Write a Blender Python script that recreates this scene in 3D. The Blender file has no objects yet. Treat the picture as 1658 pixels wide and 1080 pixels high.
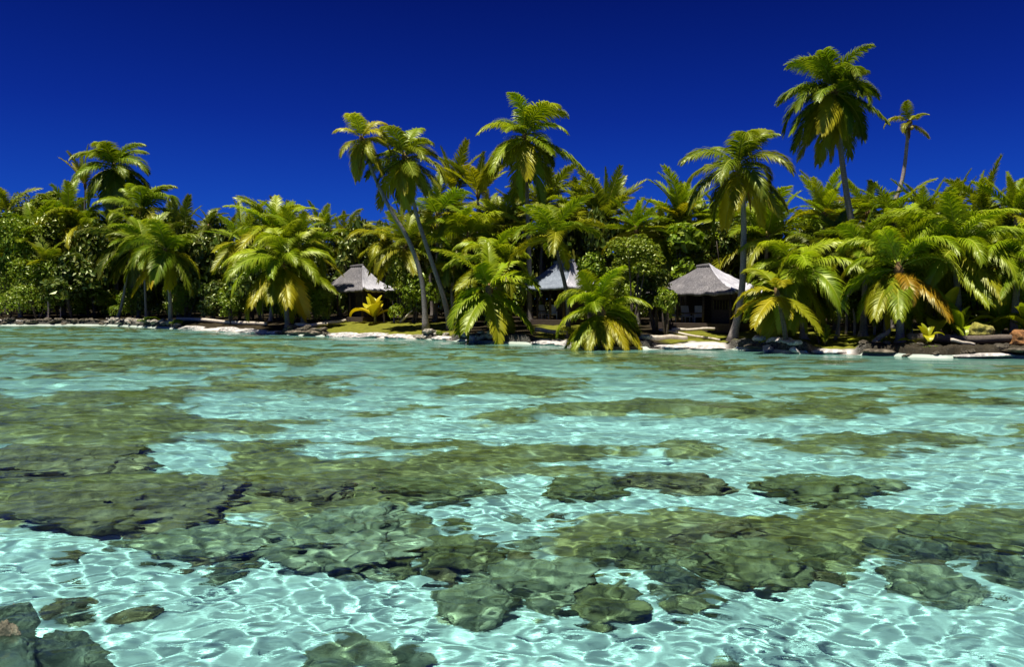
import bpy, bmesh, math, random
import numpy as np
from mathutils import Vector, Matrix
S = bpy.context.scene
COL = S.collection
rnd = random.Random(11)
rng = np.random.default_rng(5)
PI = math.pi

# ------------------------------------------------------------------ camera
H0, F, PITCH = 2.4, 28 / 36 * 1658, math.radians(2.22)
cd = bpy.data.cameras.new('camera'); cd.sensor_width = 36; cd.lens = 28; cd.clip_end = 2000; cd.clip_start = .05
cam = bpy.data.objects.new('camera', cd); COL.objects.link(cam)
cam.location = (0, 0, H0); cam.rotation_euler = (PI / 2 - PITCH, 0, 0); S.camera = cam

def wp(px, py, Y):
    """world point seen at photo pixel (px, py) at distance Y"""
    x = (px - 829) / F; u = (540 - py) / F
    dy = math.cos(PITCH) + u * math.sin(PITCH); dz = -math.sin(PITCH) + u * math.cos(PITCH)
    t = Y / dy
    return Vector((x * t, Y, H0 + dz * t))
def ppm(Y): return F / Y            # photo pixels per metre

# ------------------------------------------------------------------ noise
def _h(i, j, k, seed):
    n = (i * 374761393 + j * 668265263 + k * 2147483647 + seed * 974634777) & 0xffffffff
    n = ((n ^ (n >> 13)) * 1274126177) & 0xffffffff
    n = ((n ^ (n >> 16)) * 2246822519) & 0xffffffff
    return ((n ^ (n >> 15)) & 0xffff) / 65535.0
def vnoise(x, y, z=None, seed=0):
    x = np.asarray(x, float); y = np.asarray(y, float); z = np.zeros_like(x) if z is None else np.asarray(z, float)
    xi, yi, zi = np.floor(x), np.floor(y), np.floor(z)
    fx, fy, fz = x - xi, y - yi, z - zi
    fx, fy, fz = [f * f * f * (f * (f * 6 - 15) + 10) for f in (fx, fy, fz)]
    xi, yi, zi = xi.astype(np.int64), yi.astype(np.int64), zi.astype(np.int64)
    r = 0
    for a in (0, 1):
        for b in (0, 1):
            for c in (0, 1):
                w = (fx if a else 1 - fx) * (fy if b else 1 - fy) * (fz if c else 1 - fz)
                r = r + w * _h(xi + a, yi + b, zi + c, seed)
    return r * 2 - 1
def fbm(x, y, z=None, o=4, seed=0, gain=.5):
    r = 0; a = 1; s = 0
    for i in range(o):
        f = 2.03 ** i
        r = r + a * vnoise(x * f, y * f, None if z is None else z * f, seed + i); s += a; a *= gain
    return r / s
def sst(x, a=0., b=1.):
    t = np.clip((x - a) / (b - a), 0, 1); return t * t * (3 - 2 * t)

# ------------------------------------------------------------------ object helpers
def link(name, me, parent=None, mats=()):
    o = bpy.data.objects.new(name, me); COL.objects.link(o)
    if parent is not None: o.parent = parent
    for m in mats:
        if me is not None and len(me.materials) < len(mats): me.materials.append(m)
    return o
def tag(o, label=None, cat=None, group=None, kind=None):
    if label: o['label'] = label
    if cat: o['category'] = cat
    if group: o['group'] = group
    if kind: o['kind'] = kind
    return o
def empty(name, loc, label, cat, group=None, rz=0):
    o = bpy.data.objects.new(name, None); COL.objects.link(o); o.location = loc; o.rotation_euler = (0, 0, rz)
    o.empty_display_size = .3
    return tag(o, label, cat, group)
def mesh_np(name, co, faces, smooth=True, mi=None):
    """faces: (n,k) array of equal-sized polygons"""
    me = bpy.data.meshes.new(name); co = np.asarray(co, np.float32); faces = np.asarray(faces, np.int32)
    me.vertices.add(len(co)); me.vertices.foreach_set('co', co.ravel())
    me.loops.add(faces.size); me.loops.foreach_set('vertex_index', faces.ravel())
    me.polygons.add(len(faces)); me.polygons.foreach_set('loop_start', np.arange(len(faces), dtype=np.int32) * faces.shape[1])
    if mi is not None: me.polygons.foreach_set('material_index', np.asarray(mi, np.int32))
    me.update(calc_edges=True)
    me.polygons.foreach_set('use_smooth', np.full(len(faces), smooth, bool))
    return me
def grid_faces(n, m):
    i = np.arange(n * m).reshape(n, m)
    return np.stack([i[:-1, :-1], i[:-1, 1:], i[1:, 1:], i[1:, :-1]], -1).reshape(-1, 4)
def attr(me, name, vals):
    a = me.attributes.new(name, 'FLOAT', 'POINT'); a.data.foreach_set('value', np.asarray(vals, np.float32).ravel())
class MB:
    """collects boxes and tubes, then builds one mesh"""
    def __init__(s): s.v = []; s.f = []
    def box(s, c, d, rz=0, M=None):
        b = len(s.v); R = Matrix.Rotation(rz, 3, 'Z') if M is None else M
        for x in (-1, 1):
            for y in (-1, 1):
                for z in (-1, 1):
                    s.v.append(Vector(c) + R @ Vector((x * d[0] / 2, y * d[1] / 2, z * d[2] / 2)))
        for q in ((0, 1, 3, 2), (4, 6, 7, 5), (0, 4, 5, 1), (2, 3, 7, 6), (0, 2, 6, 4), (1, 5, 7, 3)): s.f.append([b + i for i in q])
    def tube(s, pts, rad, n=8, jit=0.):
        pts = [Vector(p) for p in pts]; b = len(s.v); m = len(pts)
        for i, p in enumerate(pts):
            t = (pts[min(i + 1, m - 1)] - pts[max(i - 1, 0)]).normalized()
            a = t.cross(Vector((0.13, 1, 0.07))).normalized(); c = t.cross(a)
            r = rad[i] if isinstance(rad, (list, tuple)) else rad
            for k in range(n):
                an = 2 * PI * k / n; rr = r * (1 + jit * (rnd.random() - .5))
                s.v.append(p + (a * math.cos(an) + c * math.sin(an)) * rr)
        for i in range(m - 1):
            for k in range(n):
                s.f.append([b + i * n + k, b + i * n + (k + 1) % n, b + (i + 1) * n + (k + 1) % n, b + (i + 1) * n + k])
        s.f.append([b + k for k in range(n)][::-1]); s.f.append([b + (m - 1) * n + k for k in range(n)])
    def quad(s, *p):
        b = len(s.v); s.v += [Vector(q) for q in p]; s.f.append(list(range(b, b + len(p))))
    def build(s, name, mat, parent=None, smooth=False, bevel=0):
        me = bpy.data.meshes.new(name); me.from_pydata([tuple(v) for v in s.v], [], s.f); me.validate()
        bm = bmesh.new(); bm.from_mesh(me); bmesh.ops.recalc_face_normals(bm, faces=bm.faces)
        if bevel: bmesh.ops.bevel(bm, geom=list(bm.edges), offset=bevel, segments=2, affect='EDGES', profile=.6)
        bm.to_mesh(me); bm.free()
        if smooth: me.polygons.foreach_set('use_smooth', np.ones(len(me.polygons), bool))
        return link(name, me, parent, [mat])
def spline(pts, n):
    """Catmull-Rom through pts, n samples"""
    P = [Vector(p) for p in pts]; P = [P[0] * 2 - P[1]] + P + [P[-1] * 2 - P[-2]]; out = []
    segs = len(P) - 3
    for i in range(n):
        t = i / (n - 1) * segs; k = min(int(t), segs - 1); u = t - k
        a, b, c, d = P[k:k + 4]
        out.append(.5 * ((2 * b) + (c - a) * u + (2 * a - 5 * b + 4 * c - d) * u * u + (3 * b - a - 3 * c + d) * u ** 3))
    return out

# ------------------------------------------------------------------ materials
def new_mat(name):
    m = bpy.data.materials.new(name); m.use_nodes = True; t = m.node_tree; t.nodes.clear()
    return m, t, t.nodes.new('ShaderNodeOutputMaterial')
def N(t, ty, **kw):
    n = t.nodes.new(ty)
    for k, v in kw.items():
        if k in ('operation', 'blend_type', 'data_type', 'noise_dimensions', 'attribute_name', 'feature', 'wave_type', 'distance'): setattr(n, k, v)
        else: n.inputs[k.replace('_', ' ')].default_value = v
    return n
def L(t, a, b): t.links.new(a, b)
def mixc(t, f, a, b, bt='MIX'):
    n = t.nodes.new('ShaderNodeMix'); n.data_type = 'RGBA'; n.blend_type = bt
    for s, v in ((0, f), (6, a), (7, b)):
        if hasattr(v, 'is_output'): t.links.new(v, n.inputs[s])
        elif s == 0: n.inputs[0].default_value = v
        else: n.inputs[s].default_value = (*v, 1)
    return n.outputs[2]
def ramp(t, f, stops):
    n = t.nodes.new('ShaderNodeValToRGB'); e = n.color_ramp.elements
    while len(e) < len(stops): e.new(.5)
    for k, (p, c) in zip(e, stops): k.position = p; k.color = (*c, 1) if len(c) == 3 else c
    t.links.new(f, n.inputs[0]); return n.outputs[0]
def noise(t, scale, detail=5, rough=.6, vec=None, dist=0):
    n = t.nodes.new('ShaderNodeTexNoise'); n.inputs['Scale'].default_value = scale; n.inputs['Detail'].default_value = detail
    n.inputs['Roughness'].default_value = rough; n.inputs['Distortion'].default_value = dist
    if vec is not None: t.links.new(vec, n.inputs['Vector'])
    return n.outputs[0]
def objvec(t): return t.nodes.new('ShaderNodeTexCoord').outputs['Object']
def geopos(t): return t.nodes.new('ShaderNodeNewGeometry').outputs['Position']
def bump(t, h, strength=.5, dist=.05):
    n = t.nodes.new('ShaderNodeBump'); n.inputs['Strength'].default_value = strength; n.inputs['Distance'].default_value = dist
    t.links.new(h, n.inputs['Height']); return n.outputs[0]
def pbr(t, out, col, rough=.8, nrm=None, spec=.3):
    b = t.nodes.new('ShaderNodeBsdfPrincipled')
    if hasattr(col, 'is_output'): t.links.new(col, b.inputs['Base Color'])
    else: b.inputs['Base Color'].default_value = (*col, 1)
    b.inputs['Roughness'].default_value = rough; b.inputs['Specular IOR Level'].default_value = spec
    if nrm is not None: t.links.new(nrm, b.inputs['Normal'])
    t.links.new(b.outputs[0], out.inputs[0]); return b

def leaf_mat(name, trans=.43, rough=.42, gloss=.04):
    m, t, o = new_mat(name)
    oi = t.nodes.new('ShaderNodeObjectInfo'); v = objvec(t)
    at = N(t, 'ShaderNodeAttribute', attribute_name='age')
    n1 = noise(t, 1.3, 3, .6, v)
    c = mixc(t, 1, oi.outputs['Color'], ramp(t, n1, [(.3, (.62, .70, .6)), (.7, (1.25, 1.2, 1.1))]), 'MULTIPLY')
    c = mixc(t, at.outputs['Fac'], c, mixc(t, .6, c, (.46, .33, .035)))
    d = t.nodes.new('ShaderNodeBsdfDiffuse'); L(t, c, d.inputs[0])
    tr = t.nodes.new('ShaderNodeBsdfTranslucent'); L(t, mixc(t, 1, c, (1.15, 1.1, .55), 'MULTIPLY'), tr.inputs[0])
    g = t.nodes.new('ShaderNodeBsdfGlossy'); g.inputs['Roughness'].default_value = rough; g.inputs[0].default_value = (.95, 1, .6, 1)
    m1 = t.nodes.new('ShaderNodeMixShader'); m1.inputs[0].default_value = trans; L(t, d.outputs[0], m1.inputs[1]); L(t, tr.outputs[0], m1.inputs[2])
    m2 = t.nodes.new('ShaderNodeMixShader'); m2.inputs[0].default_value = gloss; L(t, m1.outputs[0], m2.inputs[1]); L(t, g.outputs[0], m2.inputs[2])
    L(t, m2.outputs[0], o.inputs[0]); return m
M_FROND = leaf_mat('palm leaf'); M_LEAF = leaf_mat('broad leaf', .3, .4, .06)
def rachis_mat():
    m, t, o = new_mat('leaf stalk'); oi = t.nodes.new('ShaderNodeObjectInfo')
    pbr(t, o, mixc(t, .55, oi.outputs['Color'], (.42, .36, .06)), .5); return m
M_STALK = rachis_mat()
def trunk_mat(name, a, b, ring=9.):
    m, t, o = new_mat(name); v = objvec(t)
    sx = t.nodes.new('ShaderNodeSeparateXYZ'); L(t, v, sx.inputs[0])
    n = noise(t, 2.5, 5, .7, v); n2 = noise(t, 14, 4, .7, v)
    mu = N(t, 'ShaderNodeMath', operation='MULTIPLY_ADD'); mu.inputs[1].default_value = ring; L(t, sx.outputs[2], mu.inputs[0]); L(t, n, mu.inputs[2])
    fr = N(t, 'ShaderNodeMath', operation='FRACT'); L(t, mu.outputs[0], fr.inputs[0])
    c = mixc(t, n, a, b); c = mixc(t, 1, c, ramp(t, n2, [(.3, (.55, .55, .55)), (.7, (1.2, 1.2, 1.2))]), 'MULTIPLY')
    c = mixc(t, ramp(t, fr.outputs[0], [(0, (.6,) * 3), (.2, (0,) * 3)]), c, (.06, .045, .035))
    pbr(t, o, c, .9, bump(t, fr.outputs[0], .5, .04)); return m
M_TRUNK = trunk_mat('palm trunk bark', (.22, .19, .16), (.42, .37, .33))
M_PALE = trunk_mat('pale trunk bark', (.50, .38, .34), (.62, .52, .46))
M_DARKTR = trunk_mat('dark bark', (.10, .08, .06), (.2, .16, .12), 5)
def simple_noise(name, a, b, sc=6, rough=.85, bs=.4, bd=.03, stretch=None):
    m, t, o = new_mat(name); v = objvec(t)
    if stretch:
        mp = t.nodes.new('ShaderNodeMapping'); mp.inputs['Scale'].default_value = stretch; L(t, v, mp.inputs[0]); v = mp.outputs[0]
    n = noise(t, sc, 6, .65, v); pbr(t, o, ramp(t, n, [(.3, a), (.7, b)]), rough, bump(t, n, bs, bd)); return m
M_COCO = simple_noise('coconut husk', (.22, .17, .03), (.30, .24, .05), 5, .5)
M_SHEATH = simple_noise('brown sheath fibre', (.12, .07, .03), (.30, .18, .07), 9)
M_WOOD = simple_noise('dark weathered wood', (.035, .025, .02), (.09, .065, .045), 5, .8, .4, .02, (1, 1, 6))
M_LOG = simple_noise('bleached driftwood', (.40, .33, .24), (.72, .64, .50), 5, .8, .5, .03)
M_WHITE = simple_noise('pale plastic', (.62, .60, .56), (.72, .70, .66), 5, .5, .1, .01)
def thatch(name, a, b, c2):
    m, t, o = new_mat(name); v = t.nodes.new('ShaderNodeTexCoord').outputs['UV']
    mp = t.nodes.new('ShaderNodeMapping'); mp.inputs['Scale'].default_value = (26, 5, 1); L(t, v, mp.inputs[0])
    n = noise(t, 2.2, 7, .75, mp.outputs[0], .4); n2 = noise(t, 1.1, 4, .6, objvec(t))
    c = ramp(t, n, [(.28, a), (.5, b), (.75, c2)]); c = mixc(t, 1, c, ramp(t, n2, [(.3, (.6, .6, .62)), (.65, (1.1, 1.08, 1.05))]), 'MULTIPLY')
    pbr(t, o, c, .9, bump(t, n, .9, .06)); return m
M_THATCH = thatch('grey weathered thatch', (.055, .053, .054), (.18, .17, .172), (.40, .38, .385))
M_THATCH_LIT = thatch('sunlit tone thatch', (.34, .33, .36), (.66, .65, .69), (.86, .85, .88))  # near-white base colour puts the sunlit look into the right roof slopes
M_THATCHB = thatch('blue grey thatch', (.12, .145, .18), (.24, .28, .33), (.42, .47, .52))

def boulder_mat(name, dark, mid, pale, crust=.35):
    m, t, o = new_mat(name); v = objvec(t)
    n = noise(t, 1.6, 8, .68, v, .4); n2 = noise(t, 7, 6, .7, v)
    vo = t.nodes.new('ShaderNodeTexVoronoi'); vo.inputs['Scale'].default_value = 5; L(t, v, vo.inputs['Vector'])
    c = ramp(t, n, [(.3, dark), (.48, mid), (.7, pale)])
    c = mixc(t, 1, c, ramp(t, n2, [(.3, (.5, .5, .5)), (.68, (1.35, 1.3, 1.2))]), 'MULTIPLY')
    ad = N(t, 'ShaderNodeMath', operation='ADD'); L(t, n2, ad.inputs[0]); L(t, vo.outputs[0], ad.inputs[1])
    pbr(t, o, c, .85, bump(t, ad.outputs[0], .8, .07)); return m
M_REEF1 = boulder_mat('olive reef rock', (.07, .065, .028), (.27, .235, .10), (.56, .50, .29))
M_REEF2 = boulder_mat('brown reef rock', (.08, .06, .03), (.30, .225, .105), (.58, .46, .27))
M_REEF3 = boulder_mat('pale coral rock', (.13, .125, .07), (.40, .38, .24), (.68, .64, .46))
M_REEF4 = boulder_mat('slate grey rock', (.07, .07, .045), (.24, .23, .15), (.46, .43, .30))
M_WET = boulder_mat('wet grey olive rock', (.06, .06, .042), (.24, .225, .155), (.52, .50, .37))
M_LIME = boulder_mat('white limestone', (.22, .20, .18), (.58, .55, .52), (.80, .77, .74))
M_BANK = boulder_mat('dark shore rock', (.025, .022, .016), (.10, .085, .06), (.32, .28, .21))
M_RUBBLE = boulder_mat('mixed rubble stone', (.10, .09, .06), (.34, .31, .25), (.70, .67, .60))
M_YROCK = boulder_mat('mossy yellow rock', (.12, .12, .02), (.34, .32, .06), (.48, .42, .16))
M_RROCK = boulder_mat('rusty rock', (.12, .05, .02), (.36, .17, .06), (.5, .3, .12))

# ------------------------------------------------------------------ terrain functions
_SP = [(-1600, 526), (0, 527), (170, 527), (290, 533), (430, 541), (530, 545), (690, 550), (800, 556), (900, 559), (1000, 566), (1180, 566), (1270, 572), (1400, 575), (1520, 580), (1658, 581), (3200, 582)]
SPX = np.array([a for a, b in _SP], float); SD = np.array([H0 * F / (b - 490.) for a, b in _SP])
def shore(px):
    px = np.asarray(px, float)
    return np.interp(px, SPX, SD) + .55 * fbm(px / 38., px * 0, None, 3, 77)
def soft(px, ranges, e=8):
    r = np.zeros_like(np.asarray(px, float))
    for a, b in ranges: r = np.maximum(r, sst(px, a - e, a + e) * (1 - sst(px, b - e, b + e)))
    return r
SANDR = [(285, 462), (527, 690), (700, 735), (862, 935), (1055, 1185), (1312, 1392)]
LAWNR = [(525, 740), (870, 965), (1085, 1500)]
def terrain(X, Y):
    px = 829 + F * X / np.maximum(Y, .3); s = Y - shore(px)
    sand = soft(px, SANDR); w = .35 + 1.5 * sand
    up = (.5 - .2 * sand) * sst(s, 0, w) + (.3 + .25 * sand) * sst(s, 1, 9) + (.35 - .05 * sand) * sst(s, 8, 30)
    up = up + np.where(s > .5, .06 * fbm(X * .7, Y * .7, None, 3, 5) * sst(s, .5, 2), 0)
    dn = -1.12 * (1 - np.exp(np.minimum(s, 0) / 9.)) * (.9 + .1 * sst(s, -30, -5))
    return np.where(s > 0, up, dn), s, px, sand
def apparent(X, Y, d):
    """photo pixel at which a bed point at depth d is seen through flat water"""
    R = np.hypot(X, Y); off = d * .6
    for _ in range(5):
        th = np.arctan2(R - off, H0); off = d * np.tan(np.arcsin(np.sin(th) / 1.33))
    R2 = np.maximum(R - off, .3); k = R2 / R; x, y = X * k, Y * k
    yc = y * math.cos(PITCH) + H0 * math.sin(PITCH); zc = y * math.sin(PITCH) - H0 * math.cos(PITCH)
    return 829 + F * x / np.maximum(yc, .1), 540 - F * zc / np.maximum(yc, .1)
def bed_at(px, py, d):
    """bed point (x, y) at depth d seen at pixel (px, py)"""
    p = wp(px, py, 10.); v = p - Vector((0, 0, H0)); t = -H0 / v.z; hit = Vector((0, 0, H0)) + v * t
    vh = Vector((v.x, v.y, 0)); si = vh.length / v.length; off = d * math.tan(math.asin(si / 1.33)); vh.normalize()
    return hit.x + vh.x * off, hit.y + vh.y * off
REEF = [(140, 765, 330, 85, 1.5), (480, 800, 330, 60, 1.3), (560, 735, 330, 55, 1.1), (830, 745, 260, 45, 1.1), (960, 885, 260, 45, 1.2), (1180, 885, 260, 50, 1.3), (1320, 790, 210, 45, 1.2),
        (1100, 770, 150, 40, .8), (1560, 865, 190, 50, 1.3), (900, 668, 330, 22, .8), (400, 603, 520, 14, .6), (1400, 735, 160, 20, .8), (1400, 603, 420, 10, .5), (200, 670, 330, 25, .9), (1200, 655, 230, 18, .6), (560, 850, 160, 60, 1.0), (760, 935, 120, 45, .9), (950, 950, 120, 45, .9), (1500, 930, 90, 40, .8),
        (640, 640, 300, 12, .5), (300, 632, 300, 9, .4),
        (300, 738, 75, 34, -2.6), (790, 828, 160, 34, -2.4), (470, 655, 200, 14, -1.0), (1080, 695, 230, 20, -1.3), (1200, 805, 70, 34, -1.9), (1530, 765, 260, 38, -1.1), (100, 630, 220, 12, -.8), (40, 735, 40, 20, -1.2), (1150, 625, 250, 10, -.7), (620, 690, 120, 12, -.7)]
def reef_and_reflection(X, Y, d):
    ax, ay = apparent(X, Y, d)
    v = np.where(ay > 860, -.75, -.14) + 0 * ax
    v = v - .6 * sst(ay, 860, 960) + .12 * (1 - sst(ay, 560, 610))  # last term darkens the near-shore bed where tree reflections would dim the water
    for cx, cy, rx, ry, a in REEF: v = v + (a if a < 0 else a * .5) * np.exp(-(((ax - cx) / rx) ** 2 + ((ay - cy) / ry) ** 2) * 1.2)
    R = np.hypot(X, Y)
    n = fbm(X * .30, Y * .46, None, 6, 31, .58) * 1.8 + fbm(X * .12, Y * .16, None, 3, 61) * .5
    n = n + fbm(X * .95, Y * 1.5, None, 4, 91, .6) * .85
    n = n + fbm(X * .20, Y * .75, None, 4, 131, .6) * 1.1 * sst(R, 13, 24) + .10 * sst(R, 16, 26)  # far bed streaks painted in for ripple and reflection bands on the surface
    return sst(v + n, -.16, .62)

# ---- seabed sheet
TH = np.radians(np.linspace(-56, 56, 520))
u = np.tan(TH); pxs = 829 + F * u
Dsh = shore(pxs) + .12
q = np.linspace(0, 1, 620)
Y = .55 * (Dsh[None, :] / .55) ** q[:, None]; X = Y * u[None, :]
Z, s_, px_, sand_ = terrain(X, Y)
rm = reef_and_reflection(X, Y, np.maximum(-Z, .05)) * sst(-s_, .8, 4)
near = np.exp(-np.hypot(X, Y) / 14)
Z = Z + sst(-s_, .5, 5) * (.07 * fbm(X * .8, Y * .8, None, 4, 3) + rm * (.16 + .24 * np.abs(fbm(X * 1.1, Y * 1.1, None, 5, 8, .6))))
Z = np.where(s_ < 0, np.minimum(Z, -.02 + 0 * Z), Z)
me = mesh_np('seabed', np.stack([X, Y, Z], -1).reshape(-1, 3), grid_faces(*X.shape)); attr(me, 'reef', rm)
attr(me, 'far_darken', sst(np.hypot(X, Y) + 5 * fbm(X * .2, Y * .2, None, 3, 41), 13, 34) * .8)  # far sand darkened and greened with distance, in place of reflections on the water
m, t, o = new_mat('sandy seabed with reef crust'); pos = geopos(t)
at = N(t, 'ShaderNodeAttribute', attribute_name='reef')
n = noise(t, 1.1, 7, .65, pos); n2 = noise(t, 6, 6, .7, pos); n3 = noise(t, .35, 4, .6, pos)
reefc = ramp(t, n, [(.3, (.08, .065, .025)), (.42, (.24, .19, .07)), (.56, (.37, .30, .13)), (.72, (.60, .52, .33))])
reefc = mixc(t, 1, reefc, ramp(t, n2, [(.3, (.5, .5, .5)), (.7, (1.35, 1.3, 1.2))]), 'MULTIPLY')
sandc = mixc(t, n3, (.65, .71, .66), (.75, .80, .75)); sandc = mixc(t, 1, sandc, ramp(t, n2, [(.35, (.9, .9, .9)), (.65, (1.04, 1.04, 1.04))]), 'MULTIPLY')
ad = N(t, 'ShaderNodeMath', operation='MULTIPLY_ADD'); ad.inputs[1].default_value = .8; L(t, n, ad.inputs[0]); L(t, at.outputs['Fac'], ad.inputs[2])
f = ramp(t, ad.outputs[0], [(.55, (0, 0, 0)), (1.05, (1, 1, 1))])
fl = N(t, 'ShaderNodeAttribute', attribute_name='far_darken').outputs['Fac']
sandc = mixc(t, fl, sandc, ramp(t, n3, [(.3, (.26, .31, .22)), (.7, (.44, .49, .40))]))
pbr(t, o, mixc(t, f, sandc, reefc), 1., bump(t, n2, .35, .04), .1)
SEABED_M = m
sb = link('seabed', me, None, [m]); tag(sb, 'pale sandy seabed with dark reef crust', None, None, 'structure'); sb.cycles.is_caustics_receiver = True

# ---- land sheet
SS = np.concatenate([np.linspace(.12, 2.2, 34), 2.2 + (np.linspace(0, 1, 60)[1:] ** 1.6) * 150])
TH2 = np.radians(np.linspace(-56, 56, 700)); u2 = np.tan(TH2); p2 = 829 + F * u2
Y = shore(p2)[None, :] + SS[:, None]; X = Y * u2[None, :]
Z, s_, px_, sand_ = terrain(X, Y)
nn = fbm(X * .5, Y * .5, None, 4, 19)
bank = soft(px_, [(a + 9, b - 9) for a, b in SANDR], 9)
rock = (1 - bank) * (1 - sst(s_ + nn * .4, .9, 1.8))
Z = Z + rock * .22 * fbm(X * 1.7, Y * 1.7, None, 4, 23, .6) * sst(s_, .15, .5) + bank * .07 * fbm(X * 2.5, Y * 2.5, None, 3, 29) * sst(s_, .15, .5)
sandm = bank * (1 - sst(s_ + nn * .9, .9, 1.6))
sandm = np.maximum(sandm, (1 - sst(px_, 80, 110)) * sst(s_, .55, .75) * (1 - sst(s_ + nn, 2.2, 3)))
lawn = soft(px_ + nn * 25, LAWNR, 14) * sst(s_ + nn * .5, .8, 1.5) * (1 - sst(s_ + nn * 2, 11, 14)) * (1 - sandm)
me = mesh_np('ground', np.stack([X, Y, Z], -1).reshape(-1, 3), grid_faces(*X.shape))
attr(me, 'sand', sandm); attr(me, 'wet', bank * (1 - sst(s_ + nn * .15, .18, .45)) * .85); attr(me, 'lawn', lawn); attr(me, 'rock', rock * (1 - .75 * sst(px_, 1390, 1420)))
m, t, o = new_mat('island ground'); pos = geopos(t)
n = noise(t, 2.2, 6, .65, pos); n2 = noise(t, 12, 5, .7, pos)
def A(nm): return N(t, 'ShaderNodeAttribute', attribute_name=nm).outputs['Fac']
c = ramp(t, n, [(.35, (.018, .014, .008)), (.7, (.06, .045, .022))])
c = mixc(t, A('lawn'), c, mixc(t, 1, ramp(t, n, [(.3, (.12, .13, .014)), (.7, (.22, .215, .024))]), ramp(t, n2, [(.3, (.75,) * 3), (.7, (1.2,) * 3)]), 'MULTIPLY'))
c = mixc(t, A('rock'), c, ramp(t, n2, [(.35, (.02, .019, .015)), (.55, (.08, .075, .06)), (.75, (.32, .30, .26))]))
c = mixc(t, A('sand'), c, ramp(t, n, [(.3, (.56, .51, .45)), (.7, (.74, .70, .64))]))
c = mixc(t, A('wet'), c, (.24, .20, .15))
pbr(t, o, c, .95, bump(t, n2, .6, .06), .1)
gr = link('ground', me, None, [m]); tag(gr, 'island ground of white sand, dark soil and yellow-green lawn', None, None, 'structure')
def gz(x, y):
    return float(terrain(np.array([x]), np.array([y]))[0][0])
def on_land(px, s):
    """ground point behind the waterline at photo column px"""
    y = float(shore(np.array([px]))[0]) + s; x = (px - 829) / F * y
    return Vector((x, y, gz(x, y)))
def Dp(px, s=0): return float(np.interp(px, SPX, SD)) + s

# ---- water sheet: real waves, refracting (the light network on the bed is the sun focused by them)
def waves(X, Y):
    z = np.zeros_like(X); R = np.hypot(X, Y); g = np.random.default_rng(3)
    for n, l0, oc, sl, iso in ((40, .145, 1.35, .0225, 1), (16, .5, 1.2, .011, 0)):
        for i in range(n):
            lam = l0 * 2 ** (g.random() * oc); th = g.random() * 2 * PI if iso else g.normal(1.7, .6); k = 2 * PI / lam
            z += sl / k * np.cos(k * (X * math.cos(th) + Y * math.sin(th)) + g.random() * 6.28) * np.clip(lam / (R * .016 + .04), 0, 1) ** 1.5
    for i in range(14):
        lam = .34 * 2 ** (g.random() * 1.1); th = g.normal(1.57, .28); k = 2 * PI / lam
        z += .024 * sst(R, 6, 13) / k * np.cos(k * (X * math.cos(th) + Y * math.sin(th)) + g.random() * 6.28) * np.clip(lam / (R * .02), 0, 1)
    for i in range(20):
        lam = .7 * 2 ** (g.random() * 2.0); th = g.normal(1.6, .36); k = 2 * PI / lam
        z += (.004 + .044 * sst(R, 7, 22)) / k * np.cos(k * (X * math.cos(th) + Y * math.sin(th)) + g.random() * 6.28)
    return z
THW = np.radians(np.linspace(-56, 56, 520)); uw = np.tan(THW); Dw = shore(829 + F * uw) + .45
q = np.linspace(0, 1, 1080); Y = .6 * (Dw[None, :] / .6) ** q[:, None]; X = Y * uw[None, :]
s_ = Y - Dw[None, :]
Z = waves(X, Y) * (.12 + .88 * sst(-s_, 1, 15)) + .0
me = mesh_np('water', np.stack([X, Y, Z], -1).reshape(-1, 3), grid_faces(*X.shape))
m, t, o = new_mat('clear lagoon water'); pos = geopos(t)
mp = t.nodes.new('ShaderNodeMapping'); mp.inputs['Scale'].default_value = (1, 1.5, 1); L(t, pos, mp.inputs[0])
n = noise(t, 12., 3, .6, mp.outputs[0], .3)
b = bump(t, n, .05, .05)
rf = t.nodes.new('ShaderNodeBsdfRefraction'); rf.inputs['IOR'].default_value = 1.33; rf.inputs['Roughness'].default_value = 0; rf.inputs['Color'].default_value = (.68, .97, .945, 1); L(t, b, rf.inputs['Normal'])
gl = t.nodes.new('ShaderNodeBsdfGlossy'); gl.inputs['Roughness'].default_value = .03; L(t, b, gl.inputs['Normal'])
fr = N(t, 'ShaderNodeFresnel', IOR=1.33); L(t, b, fr.inputs['Normal'])
mu = N(t, 'ShaderNodeMath', operation='MULTIPLY'); mu.inputs[1].default_value = .8; L(t, fr.outputs[0], mu.inputs[0])
mx = t.nodes.new('ShaderNodeMixShader'); L(t, mu.outputs[0], mx.inputs[0]); L(t, rf.outputs[0], mx.inputs[1]); L(t, gl.outputs[0], mx.inputs[2]); L(t, mx.outputs[0], o.inputs[0])
wt = link('water', me, None, [m]); tag(wt, 'clear turquoise lagoon water', None, None, 'structure'); wt.cycles.is_caustics_caster = True

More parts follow.
